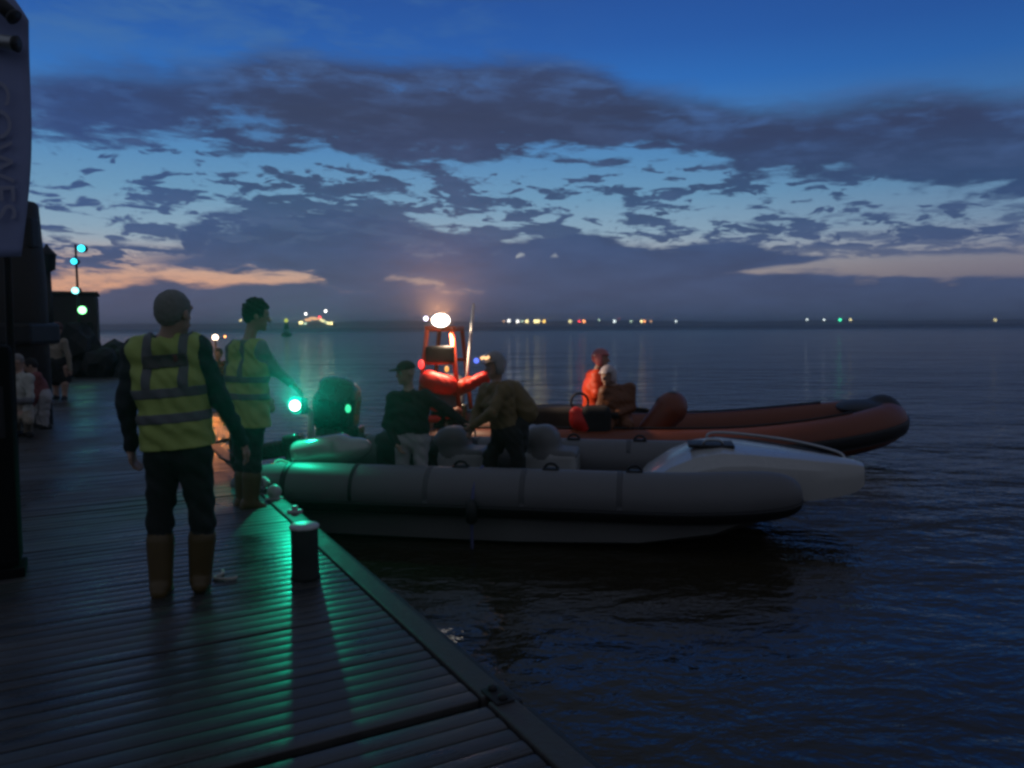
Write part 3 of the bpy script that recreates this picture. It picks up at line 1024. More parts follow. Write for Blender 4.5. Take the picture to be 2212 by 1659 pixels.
q_ = lw(at(486, 727, ld))
MB().ball(q_, .035, 10).build('small_lamp', OR, la)
MB().sweep([q_ + (0, 0, -.02), lmp + (0, 0, -.05)], .012, 6).build('lamp_arm', M_iron, la)
pt_ = lw((lm_[0] + .45, ld - 1.0, .40))
MB().ball(pt_, .05, 10).build('port_lamp', glow('port_lamp', (1.0, 0.02, 0.03), 5.0), la)
point_light('launch_lamp_light', lmp + (0.0, 0.0, 0.0) + lw((0, -.2, 0)) - lw((0, 0, 0)), (1.0, 0.32, 0.06), 1100, 0.09, la, spot=13.0, aim=lw((-5.75, 15.0, -.60)), blend=.4)
point_light('launch_port_light', pt_ + lw((0, -.12, 0)) - lw((0, 0, 0)), (1.0, 0.02, 0.02), 300, 0.06, la, spot=14, aim=lw((-5.0, 14.0, -1.0)), blend=.35)

# ------------------------------------------------------------------ the grey rigid inflatable alongside
def inv(o):
    return (Matrix.Translation(o.location) @ Matrix.Rotation(o.rotation_euler.z, 4, 'Z')).inverted()


rib = empty('inflatable_boat', (0.22, 8.66, WATER), R(-10.6), 'grey rigid inflatable boat with white bow moored stern first at the pontoon', 'boat')
RI = inv(rib)


def rl(p): return np.array(RI @ Vector([float(c) for c in p]))


M_seam = mat('dark_seam', (0.085, 0.086, 0.09), 0.6, 0.1, 6)


def tube_path(side):
    P = [(-3.02, 1.05, 0.50, 0.02), (-3.00, 1.05, 0.50, 0.07), (-2.88, 1.05, 0.50, 0.15), (-2.70, 1.05, 0.50, 0.205), (-2.5, 1.05, 0.50, 0.235), (-2.2, 1.05, 0.50, 0.25)]
    for x in np.linspace(-1.8, 1.4, 9): P.append((x, 1.05, 0.50, 0.25))
    P += [(1.75, 1.03, 0.505, 0.25), (2.05, 0.99, 0.515, 0.248), (2.30, 0.93, 0.525, 0.238), (2.48, 0.88, 0.532, 0.215), (2.60, 0.84, 0.538, 0.17), (2.66, 0.82, 0.54, 0.115), (2.69, 0.81, 0.54, 0.03)]
    return [(np.array((x, side * y, z)), r) for x, y, z, r in P]


def strip(path, a0, a1, off, side, i0=0, i1=None, n=5):
    """a band lying proud on a tube between two angles (0 = outboard, 90 = top)"""
    V, Fc = [], []
    P = path[i0:i1]
    cols = 2 * (n + 1)
    for j, (c, r) in enumerate(P):
        a = P[max(j - 1, 0)][0]; b = P[min(j + 1, len(P) - 1)][0]
        t = (b - a) / np.linalg.norm(b - a)
        o = np.cross(t, (0, 0, 1.0)) * (1 if np.cross(t, (0, 0, 1.0))[1] * side > 0 else -1)
        o /= np.linalg.norm(o)
        u = np.array((0, 0, 1.0))
        for lay in (off, -0.01):
            for k in range(n + 1):
                q = R(a0 + (a1 - a0) * k / n)
                V.append(c + (o * math.cos(q) + u * math.sin(q)) * (r + lay))
    for j in range(len(P) - 1):
        for k in range(cols):
            k2 = (k + 1) % cols if k != n and k != cols - 1 else None
            if k < n: Fc.append((j * cols + k, j * cols + k + 1, (j + 1) * cols + k + 1, (j + 1) * cols + k))
            elif k > n and k < cols - 1: Fc.append((j * cols + k + 1, j * cols + k, (j + 1) * cols + k, (j + 1) * cols + k + 1))
        for p, q in ((0, n + 1), (n, cols - 1)):
            Fc.append((j * cols + p, j * cols + q, (j + 1) * cols + q, (j + 1) * cols + p))
    e = (len(P) - 1) * cols
    Fc.append(tuple(list(range(n + 1)) + list(range(cols - 1, n, -1))))
    Fc.append(tuple([e + i for i in range(n + 1)] + [e + i for i in range(cols - 1, n, -1)]))
    return V, Fc


def dense(path, k=3):
    P = spline([tuple(c) + (r,) for c, r in path], k)
    return [(np.array(p[:3]), max(p[3], 0.01)) for p in P]


for side in (-1, 1):
    pth = dense(tube_path(side))
    tb = MB().sweep([c for c, r in pth], [r for c, r in pth], 28).build('tube', M_hyp, rib)
    MB().add(*strip(pth, -46, -18, 0.028, side, 9)).build('rubbing_strake', M_black, tb)
    for x, w in ((-1.62, 0.018), (-2.34, 0.03)):
        band = [(np.array((x + q * w + s2 * 0.0, side * 1.05, 0.5)), 0.25 if x > -2 else 0.245) for q in (-1, 0, 1) for s2 in (0,)]
        MB().add(*strip(band, -22, 120, 0.006, side, n=16)).build('seam_band', M_black, tb)
    for x in (-0.85, 0.10, 1.02):
        band = [(np.array((x + q * .025, side * 1.05, .5)), .25) for q in (-1, 0, 1)]
        MB().add(*strip(band, -16, 150, 0.003, side, n=16)).build('seam', M_seam, tb)
    for x in (-0.55, 0.35, 1.15):
        MB().box((x, side * 1.03, 0.755), (0.16, 0.10, 0.016), bev=0.006).sweep(spline([(x - 0.07, side * 1.03, 0.76), (x - 0.03, side * 1.03, 0.80), (x + 0.03, side * 1.03, 0.80), (x + 0.07, side * 1.03, 0.76)], 4), 0.014, 8).build('lifting_handle', M_black, tb)

# moulded hull
V, Fc = [], []
secs = [(-2.62, 1.06, -.30, .46), (-1.5, 1.10, -.30, .46), (0, 1.10, -.30, .46), (1.2, 1.07, -.26, .48), (1.9, .95, -.14, .52), (2.4, .64, .04, .58), (2.8, .42, .24, .60), (3.1, .22, .42, .61), (3.32, .05, .55, .62)]
for x, w, kz, sz in secs:
    ch = kz + (sz - kz) * 0.42
    V += [(x, -w * 1.02, sz), (x, -w, ch + 0.02), (x, -w * 0.9, ch - 0.02), (x, -w * .45, kz + (ch - kz) * .45), (x, 0, kz), (x, w * .45, kz + (ch - kz) * .45), (x, w * 0.9, ch - 0.02), (x, w, ch + 0.02), (x, w * 1.02, sz)]
m_ = 9
for i in range(len(secs) - 1):
    for k in range(m_ - 1):
        Fc.append((i * m_ + k, i * m_ + m_ + k, i * m_ + m_ + k + 1, i * m_ + k + 1))
Fc.append(tuple(range(m_)))
hl = mesh('hull', V, Fc, M_grphull, rib)
add_smooth_angle(hl, 30)
MB().box((-0.75, 0, 0.17), (3.7, 1.86, 0.05)).build('floor', M_floor, rib, False)
MB().box((-2.58, 0, 0.42), (0.10, 1.75, 0.56), bev=0.02).build('transom', M_grp, rib, False)

# white bow moulding: raised locker running out to a blunt pointed nose
V, Fc = [], []
bs = [(1.02, .62, .22, .20), (1.08, .66, .36, .20), (1.25, .70, .58, .20), (1.5, .74, .76, .22), (1.75, .76, .87, .30), (2.0, .74, .905, .40), (2.3, .66, .88, .46), (2.6, .54, .845, .40), (2.9, .40, .80, .39), (3.15, .29, .765, .41), (3.34, .20, .735, .45), (3.43, .11, .705, .50), (3.45, .02, .66, .57)]
for x, w, zt_, zb in bs:
    h_ = zt_ - zb
    ring = [(-w, zb), (-w * 1.03, zb + h_ * .45), (-w * .98, zb + h_ * .72), (-w * .80, zb + h_ * .93), (-w * .45, zt_), (0, zt_ + .012), (w * .45, zt_), (w * .80, zb + h_ * .93), (w * .98, zb + h_ * .72), (w * 1.03, zb + h_ * .45), (w, zb)]
    V += [(x, y, z) for y, z in ring]
m_ = 11
for i in range(len(bs) - 1):
    for k in range(m_):
        k2 = (k + 1) % m_
        Fc.append((i * m_ + k, i * m_ + m_ + k, i * m_ + m_ + k2, i * m_ + k2))
Fc.append(tuple(range(m_))); Fc.append(tuple(range((len(bs) - 1) * m_ + m_ - 1, (len(bs) - 1) * m_ - 1, -1)))
bw = mesh('bow_moulding', V, Fc, M_grp, rib)
add_smooth_angle(bw, 24)
MB().box((1.90, -0.20, 0.905), (0.46, 0.36, 0.03), bev=0.01).build('hatch', M_black, bw)
MB().sweep(spline([(1.82, -0.30, 0.92), (1.86, -0.31, 0.96), (1.98, -0.31, 0.96), (2.02, -0.30, 0.92)], 4), 0.014, 8).build('hatch_handle', M_galv, bw)
V, Fc = strip([(np.array((x, y, z)), .05) for x, y, z in ((1.95, .42, .84), (2.4, .40, .815), (2.9, .25, .755), (3.25, .12, .69))], 20, 160, 0.012, 1)
MB().add(V, Fc).build('tread_strip', M_black, bw)
MB().sweep(spline([(1.9, .62, .80), (2.0, .60, .92), (2.7, .42, .885), (3.2, .20, .80), (3.3, .12, .72)], 6), 0.016, 8).build('bow_rail', M_galv, bw)

# seats and console
def seat_pod(cx, cy, lab, h, w, d, lean):
    s_ = SDF(0.02)
    Mx = np.array(Matrix.Rotation(R(lean), 3, 'Y'))
    s_.rbox((cx, cy, .20 + .24), (d, w, .25), .07, tag=0, k=.06)
    s_.rbox((cx - d * .35, cy, .20 + h * .58), (.21, w, h * .40), .18, Mx, tag=1, k=.08)
    s_.rbox((cx + .07, cy, .66), (d * .75, w * .95, .055), .05, tag=1, k=.04)
    o = s_.mesh(lab, [M_grp, M_seat], rib)
    return o


seat_pod(-0.90, 0.42, 'helm_seat', .78, .24, .30, -8)
seat_pod(0.16, 0.50, 'helm_seat', .80, .26, .30, -8)
s_ = SDF(0.02)
s_.rbox((-0.12, 0.62, .48), (.17, .24, .36), .08, tag=0, k=.05).rbox((-0.06, .62, .80), (.15, .26, .12), .06, np.array(Matrix.Rotation(R(25), 3, 'Y')), tag=0, k=.06)
con = s_.mesh('console', [M_grey], rib)
MB().sweep([(-0.30 + 0.03 * math.cos(q), .62 + .15 * math.cos(q), .86 + .15 * math.sin(q)) for q in np.linspace(0, 2 * math.pi, 22)], .013, 8).build('steering_wheel', M_black, con)
s_ = SDF(0.022)
s_.rbox((-1.50, .52, .46), (.40, .36, .30), .08, tag=0, k=.05).rbox((-1.1, .55, .55), (.30, .30, .24), .09, tag=0, k=.08).ell((-1.75, .5, .78), (.25, .3, .12), k=.08)
s_.mesh('covered_stores', [M_blk], rib, 0.006, (0,))

# engines: near one tilted up with its cowling level, far one upright
def outboard(name, parent, org, tilt, m_cowl, yaw=0.0, sc=1.0, flatc=False):
    """org: pivot point; local: x forward, z up; leg goes down and back"""
    Mt = np.array(Matrix.Rotation(yaw, 3, 'Z') @ Matrix.Rotation(R(tilt), 3, 'Y')) * 1.0
    org = np.array(org, float)
    T = lambda p: org + Mt @ (np.array(p, float) * sc)
    c_ = SDF(0.014)
    if flatc:
        c_.rbox(T((-.16, 0, .42)), (np.array((.145, .20, .32)) * sc), .11 * sc, Mt, k=.05)
        c_.ell(T((-.10, 0, .72)), np.array((.14, .18, .30)) * sc, Mt, k=.10)
    else:
        c_.rbox(T((-.20, 0, .40)), (np.array((.25, .19, .22)) * sc), .12 * sc, Mt, k=.05)
        c_.rbox(T((-.17, 0, .60)), (np.array((.21, .165, .12)) * sc), .10 * sc, Mt, k=.08)
        c_.ell(T((-.22, 0, .70)), np.array((.20, .15, .08)) * sc, Mt, k=.08)
    cw = c_.mesh('cowling', [m_cowl], parent)
    g_ = SDF(0.014)
    g_.rbox(T((-.22, 0, .12)), np.array((.17, .12, .10)) * sc, .04, Mt, k=.03)
    g_.rbox(T((-.24, 0, -.22)), np.array((.10, .05, .34)) * sc, .04, Mt, k=.05)
    g_.rbox(T((-.30, 0, -.42)), np.array((.20, .10, .012)) * sc, .01, Mt, k=.02)
    g_.cone(T((-.10, 0, -.62)), T((-.40, 0, -.62)), .055 * sc, .04 * sc, k=.05)
    g_.cone(T((-.22, 0, -.45)), T((-.24, 0, -.62)), .05 * sc, .05 * sc, k=.05)
    g_.cone(T((-.16, 0, -.66)), T((-.26, 0, -.82)), .02 * sc, .012 * sc, k=.03)
    g_.rbox(T((.02, 0, .10)), np.array((.10, .12, .16)) * sc, .03, Mt, k=.03)
    lg = g_.mesh('leg', [M_blackgloss], parent)
    pr = MB()
    for k in range(3):
        a = k * 2.094
        V_, F_ = [], []
        for rr, wd, tw in ((.03, .03, .9), (.09, .065, .7), (.15, .06, .5), (.185, .02, .4)):
            for sgn in (-1, 1):
                for th in (-.004, .004):
                    V_.append(T((-.44 + sgn * wd * math.sin(tw) * .6 + th, rr * math.cos(a) - sgn * wd * math.sin(a), -.62 + rr * math.sin(a) + sgn * wd * math.cos(a))))
        for j in range(3):
            b_ = j * 4
            for p, q in ((0, 1), (1, 3), (3, 2), (2, 0)): F_.append((b_ + p, b_ + q, b_ + 4 + q, b_ + 4 + p))
        F_ += [(0, 2, 3, 1), (12, 13, 15, 14)]
        pr.add(V_, F_)
    pr.sweep([T((-.38, 0, -.62)), T((-.50, 0, -.62))], [.045 * sc, .02 * sc], 12)
    pr.build('propeller', M_blackgloss, lg)
    return cw


outboard('outboard_motor', rib, (-2.60, -.60, .60), 80, M_cowl, R(3), .95, flatc=True)
outboard('outboard_motor', rib, (-2.46, .80, .62), 6, M_blackgloss, R(0), 1.12)

# starboard lamp on its short white post
lw_ = at(637, 876, 8.52)
nl = rl(lw_)
post = MB().lathe((nl[0] + .13, nl[1] + .10, .55), [(.06, 0), (.05, .12), (.036, .42), (.026, nl[2] - .60)], 14).build('lamp_post', M_grey, rib)
MB().sweep([(nl[0] + .13, nl[1] + .10, nl[2] - .06), (nl[0], nl[1] + 0.05, nl[2] + .02)], .02, 8).lathe((nl[0], nl[1] + .05, nl[2] - 0.075), [(.03, 0), (.05, .02), (.05, .04)], 12).build('lamp_holder', M_iron, rib)
rf = MB().sweep([(nl[0], nl[1] + .064, nl[2]), (nl[0], nl[1] + .045, nl[2]), (nl[0], nl[1] + .03, nl[2])], [.05, .085, .10], 24).build('green_glow_ring', glow('green_glow_ring', (0.0, .62, .42), 0.75), rib)  # glowing ring added behind the bulb to stand for the lamp's halo
GL = glow('starboard_lamp', (0.75, 1.0, 0.92), 6.0)
MB().ball((nl[0], nl[1], nl[2]), .058, 18).build('starboard_lamp', GL, rib)
# the lamp throws its light outboard over the starboard side only, as a side light does
MB().box((nl[0], nl[1] + .072, nl[2] - .005), (.15, .012, .17), bev=.004).box((nl[0] + .11, nl[1] + .005, nl[2] - .005), (.012, .15, .17), bev=.004).build('light_block_plates', M_black, rib)  # added plates, shaped to keep the green light off the people aboard
point_light('starboard_light', nl + np.array((.0, -.07, -.005)), (0.0, 1.0, 0.55), 47, .045, rib, spot=108, aim=nl + np.array((.16, -1.0, -.95)), blend=.5)
g2_ = rl(at(752, 888, 9.6))
MB().sweep([(g2_[0], g2_[1], .6), g2_], .015, 8).build('lamp_stalk', M_iron, rib)
MB().ball(g2_ + (0, 0, .03), .035, 12, 1.5).build('small_green_lamp', glow('small_green', (0.05, .9, .4), 1.2), rib)
# painter hanging down the near side
MB().sweep(spline([(-.33, -1.03, .76), (-.36, -1.22, .66), (-.37, -1.315, .48), (-.38, -1.30, .30), (-.385, -1.28, -.02)], 5), .016, 8).build('painter', M_bluerope, rib)
MB().lathe((-.37, -1.36, .26), [(.02, 0), (.055, .03), (.06, .12), (.055, .2), (.02, .24)], 14).build('fender', M_black, rib)

point_light('starboard_halo_spot', nl + np.array((.0, -.07, .0)), (0.0, 1.0, 0.62), 1700, .04, rib, spot=13, aim=rl((0.35, 0.0, 2.3)), blend=1.0)  # added spot, lights the haze toward the camera for a green halo
# stern line to the pontoon cleat
cw_ = rl(cp + np.array([0, 0, .10]))
MB().sweep(spline([cw_, cw_ * .5 + np.array((-2.55, -.98, .74)) * .5 + (0, 0, -.10), (-2.55, -.98, .745), (-2.45, -.85, .70)], 6), .013, 8).build('stern_line', M_rope, rib)

# ------------------------------------------------------------------ the orange lifeboat outside it
lb = empty('lifeboat', (2.25, 12.75, WATER), R(-5), 'orange inshore lifeboat with a lit mast frame lying beyond the grey boat', 'boat')
LI = inv(lb)


def ll(p): return np.array(LI @ Vector([float(c) for c in p]))


sh = lambda x: 0.29 + max(0, x - 0.2) ** 2 * 0.028
for side in (-1, 1):
    P = [(-4.15, 1.12, .02), (-4.12, 1.12, .10), (-4.0, 1.12, .20), (-3.8, 1.12, .27), (-3.5, 1.12, .29)]
    P += [(x, 1.12, .29) for x in np.linspace(-3, 1.2, 8)]
    P += [(1.8, 1.08, .295), (2.4, .98, .30), (2.9, .82, .30), (3.3, .60, .30), (3.55, .35, .30), (3.66, .08, .30), (3.67, .0, .30)]
    pth = dense([(np.array((x, side * y, sh(x))), r) for x, y, r in P], 3)
    tb = MB().sweep([c for c, r in pth], [r for c, r in pth], 26).build('tube', M_orange, lb)
    MB().add(*strip(pth, -30, 10, 0.022, side, 8)).build('rubbing_strake', M_black, tb)
    MB().add(*strip(pth, -100, -72, 0.012, side, 6)).build('wear_patch', M_black, tb)
    MB().sweep([c + np.array((0, -side * .05, .0)) + np.array((0, 0, r + .02)) for c, r in pth[14:-12]], .016, 8).build('grab_line', M_black, tb)
s_ = SDF(0.02)
s_.ell((3.36, 0, sh(3.5) + .205), (.42, .60, .13), k=.05).ell((3.62, 0, sh(3.6) + .06), (.30, .40, .34), k=.06)
s_.cut(lambda P: (P[..., 2] - sh(3.5) + .10))
s_.mesh('bow_pad', [M_black], lb)
V, Fc = [], []
secs = [(-3.7, .98, -.30), (-2, 1.0, -.32), (0, 1.0, -.32), (1.4, .95, -.24), (2.2, .80, -.05), (2.8, .58, .18), (3.2, .35, .42), (3.5, .06, .66)]
for x, w, kz in secs:
    sz = sh(x) - .02
    ch = kz + (sz - kz) * .45
    V += [(x, -w, sz), (x, -w * .98, ch), (x, -w * .4, kz + (ch - kz) * .4), (x, 0, kz), (x, w * .4, kz + (ch - kz) * .4), (x, w * .98, ch), (x, w, sz)]
for i in range(len(secs) - 1):
    for k in range(6): Fc.append((i * 7 + k, i * 7 + 7 + k, i * 7 + 8 + k, i * 7 + 1 + k))
Fc.append(tuple(range(7)))
add_smooth_angle(mesh('hull', V, Fc, M_navyhull, lb), 30)
MB().box((-0.5, 0, .16), (6.2, 1.9, .06)).build('deck', M_floor, lb, False)

# mast frame at the stern
fb = [ll(at(x, 905, 12.6)) for x in (907, 998)]
ft = [ll(at(x, 712, 12.6)) for x in (925, 978)]
zt_ = ft[0][2]
fr = MB()
xl0, xl1, xt0, xt1 = fb[0][0], fb[1][0], ft[0][0], ft[1][0]
for sy in (-.62, .62):
    for xb, xt in ((xl0, xt0), (xl1, xt1)):
        fr.sweep([(xb, sy, .70), ((xb + xt) / 2, sy * .95, (.7 + zt_) / 2), (xt, sy * .88, zt_)], .038, 10)
    for f_ in (.30, .62, 1.0):
        a = (xl0 + (xt0 - xl0) * f_, sy * (1 - .12 * f_), .70 + (zt_ - .7) * f_)
        b = (xl1 + (xt1 - xl1) * f_, sy * (1 - .12 * f_), .70 + (zt_ - .7) * f_)
        fr.sweep([a, b], .030, 8)
for xt in (xt0, xt1): fr.sweep([(xt, -.55, zt_), (xt, .55, zt_)], .032, 8)
fr.build('mast_frame', M_orpaint, lb)
MB().box(((xt0 + xt1) / 2, 0, zt_ + .03), (xt1 - xt0 + .1, 1.0, .05), bev=.015).build('mast_platform', M_orpaint, lb, False)
MB().box(((xl0 + xl1) / 2 + .03, -.60, .70 + (zt_ - .7) * .72), (.46, .10, .26), bev=.04).build('equipment_box', M_iron, lb, False)
flp = ll(at(952, 692, 12.3))
hs = MB().sweep([(flp[0], flp[1] + .26, flp[2]), (flp[0], flp[1] + .05, flp[2])], [.07, .12], 18).build('floodlight', M_iron, lb)
FL = glow('floodlight_lens', (1.0, 0.90, 0.78), 8.0)
MB().ball((flp[0], flp[1], flp[2]), .145, 18, .72).build('lens', FL, hs)
f2 = ll(at(920, 688, 12.3))
MB().sweep([(f2[0], f2[1] + .1, f2[2] - .02), (f2[0] + .2, f2[1] + .15, f2[2] - .04)], .02, 8).ball((f2[0], f2[1] + .03, f2[2]), .03).build('side_lamp_arm', M_iron, hs)
MB().ball((f2[0], f2[1], f2[2]), .036, 12).build('side_lamp', glow('violet_white', (.8, .75, 1.0), 4.0), hs)
point_light('floodlight_down', (flp[0] + .1, flp[1] + .15, flp[2] - .22), (1.0, .70, .46), 170, .12, lb, spot=118, aim=(flp[0] + .25, flp[1] + .5, 0), blend=.7)
point_light('floodlight_forward', (flp[0] + .28, flp[1] + .1, flp[2] - .02), (1.0, .72, .5), 240, .10, lb, spot=34, aim=ll(at(1320, 880, 12.2)), blend=.5)
point_light('floodlight_halo_spot', (flp[0], flp[1] - .16, flp[2]), (1.0, .42, .16), 2600, .10, lb, spot=16, aim=ll((0.0, 0.0, 3.0)), blend=1.0)  # extra spot put in only to raise an orange halo in the haze
rlp = ll(at(910, 787, 12.3))
MB().ball(rlp, .045, 12, 1.6).build('red_lamp', glow('red_side_lamp', (1.0, .03, .03), 3.0), lb)
MB().sweep([rlp + (0, .02, -.02), rlp + (.03, .18, .0)], .02, 8).build('lamp_arm', M_iron, lb)
alp = ll(at(965, 797, 12.4))
MB().ball(alp, .035, 12, 1.4).build('amber_lamp', glow('amber_lamp', (1.0, .42, .08), 1.2), lb)
MB().sweep([alp + (0, .02, -.02), alp + (.0, .2, .0)], .02, 8).build('lamp_arm', M_iron, lb)
wa, wb = ll(at(1010, 800, 12.5)), ll(at(1023, 656, 12.5))
MB().sweep([wa + (wb - wa) * -.3, wa, wa + (wb - wa) * .6, wb], [.022, .020, .026, .026], 10).build('whip_aerial', M_white, lb)
# righting roll strapped across the frame and the padded stern gear
s_ = SDF(0.018)
pa = [ll(at(*q)) for q in ((928, 822, 12.3), (968, 832, 12.3), (985, 838, 12.35), (1012, 830, 12.35), (1046, 816, 12.35), (945, 838, 12.3), (978, 838, 12.3))]
s_.cone(pa[0], pa[1], .16, .15, tag=0, k=.05).cone(pa[5], pa[6] + (-.06, 0, 0), .10, .10, tag=0, k=.04)
s_.cone(pa[2] + (0, .15, -.02), pa[3] + (0, .15, .0), .13, .12, tag=1, k=.03)
s_.cone(pa[3], pa[4], .085, .105, tag=0, k=.03)
s_.mesh('righting_roll', [M_red, M_orpaint], lb, .004, (0, 1))
pc = [ll(at(*q)) for q in ((926, 873, 12.0), (944, 880, 12.0), (960, 884, 12.0), (968, 893, 12.0), (970, 904, 12.0))]
MB().sweep(spline(pc, 5), [.075] * 6 + [.055] * 15, 14).build('tow_rail', M_red, lb)
pc = [ll(at(*q)) for q in ((925, 906, 11.95), (944, 905, 11.95), (952, 904, 11.95))]
MB().sweep([pc[0] + (-.08, 0, 0), pc[0], pc[1], pc[2]], [.02, .06, .055, .015], 14).build('stern_float', M_red, lb)
pc = [ll(at(*q)) for q in ((975, 895, 12.1), (992, 888, 12.1))]
MB().sweep([pc[0] + (-.05, 0, 0), pc[0], pc[1], pc[1] + (.05, 0, 0)], [.02, .09, .08, .02], 14).build('padded_cover', M_orange, lb)
outboard('outboard_motor', lb, (xl1 - .15, -.35, .58), 4, M_grey, 0, .95)
outboard('outboard_motor', lb, (xl1 - .15, .35, .58), 4, M_grey, 0, .95)

# low dark seats, lit red pod end, and the tall padded console ahead of the crew
s_ = SDF(0.02)
qa, qb = ll(at(1180, 900, 12.4)), ll(at(1245, 905, 12.4))
s_.rbox((qa + qb) / 2 + (0, .3, -.1), (.62, .35, .26), .08, k=.05)
s_.mesh('engine_casing', [M_blk], lb)
s_ = SDF(0.016)
p0_, p1_ = ll(at(1244, 893, 11.75)), ll(at(1262, 924, 11.75))
s_.cone(p0_, (p0_ + p1_) / 2 + (-.02, 0, 0), .10, .13, k=.05).cone((p0_ + p1_) / 2 + (-.02, 0, 0), p1_ + (.05, 0, 0), .13, .12, k=.05)
s_.rbox(p1_ + (.18, .1, .10), (.22, .22, .22), .10, tag=1, k=.06)
s_.mesh('seat_end', [M_red, M_blk], lb)
hp_ = ll(at(1252, 868, 11.9))
MB().sweep([hp_ + (.13 * math.cos(q), 0, .13 * math.sin(q)) for q in np.linspace(0, 2 * math.pi, 18)], .018, 8).build('grab_hoop', M_iron, lb)
s_ = SDF(0.018)
c0, c1 = ll(at(1408, 928, 12.2)), ll(at(1448, 884, 12.2))
s_.cone(c0, c1, .20, .25, tag=0, k=.05)
s_.cone(c0 + (.12, .1, .12), c1 + (.05, .1, .05), .2, .22, tag=0, k=.06)
s_.cone(ll(at(1425, 868, 12.2)) + (0, 0, 0), c1 + (.02, 0, .17), .06, .10, tag=1, k=.04)
s_.mesh('console', [M_orange, M_black], lb)
w_ = ll(at(1380, 890, 12.6))
MB().sweep(spline([w_ + (-.5, 0, -.2), w_ + (-.3, 0, .02), w_ + (.1, 0, .03), w_ + (.4, 0, -.1)], 5), .035, 8).build('grab_rail', M_black, lb)

# ------------------------------------------------------------------ people
def unit(v):
    v = np.array(v, float)
    return v / (np.linalg.norm(v) + 1e-12)


def head_frame(face, upv=(0, 0, 1)):
    f = unit(face)
    r = unit(np.cross(f, upv))
    u = np.cross(r, f)
    return np.stack([r, f, u], 1)          # columns: right, front, up


def add_hand(s, wr, d, palm, tg, curl=0.5, side=1, k=.008):
    """palm from the wrist along d; palm = direction the palm faces; side = which way the thumb lies"""
    d, palm = unit(d), unit(palm - unit(d) * (np.array(palm) @ unit(d)))
    w = np.cross(d, palm) * side
    for q in (-.022, 0, .022): s.cone(wr + w * q * .6, wr + d * .085 + w * q, .017, .014, tg, .02)
    L = (.92, 1.0, .95, .76)
    for i in range(4):
        b = wr + d * .088 + w * (.030 - .020 * i)
        a1 = curl * .8
        d1 = d * math.cos(a1) + palm * math.sin(a1)
        m = b + d1 * .042 * L[i]
        d2 = d * math.cos(a1 * 2.2) + palm * math.sin(a1 * 2.2)
        s.cone(b, m, .0105, .0095, tg, k).cone(m, m + d2 * .038 * L[i], .0095, .0082, tg, k)
    tb = wr + d * .025 + w * .026
    t1 = tb + unit(d * .7 + w * .75 + palm * .3) * .042
    s.cone(tb, t1, .014, .0115, tg, .014).cone(t1, t1 + unit(d * .95 + w * .2 + palm * .35) * .034, .0115, .0095, tg, k)


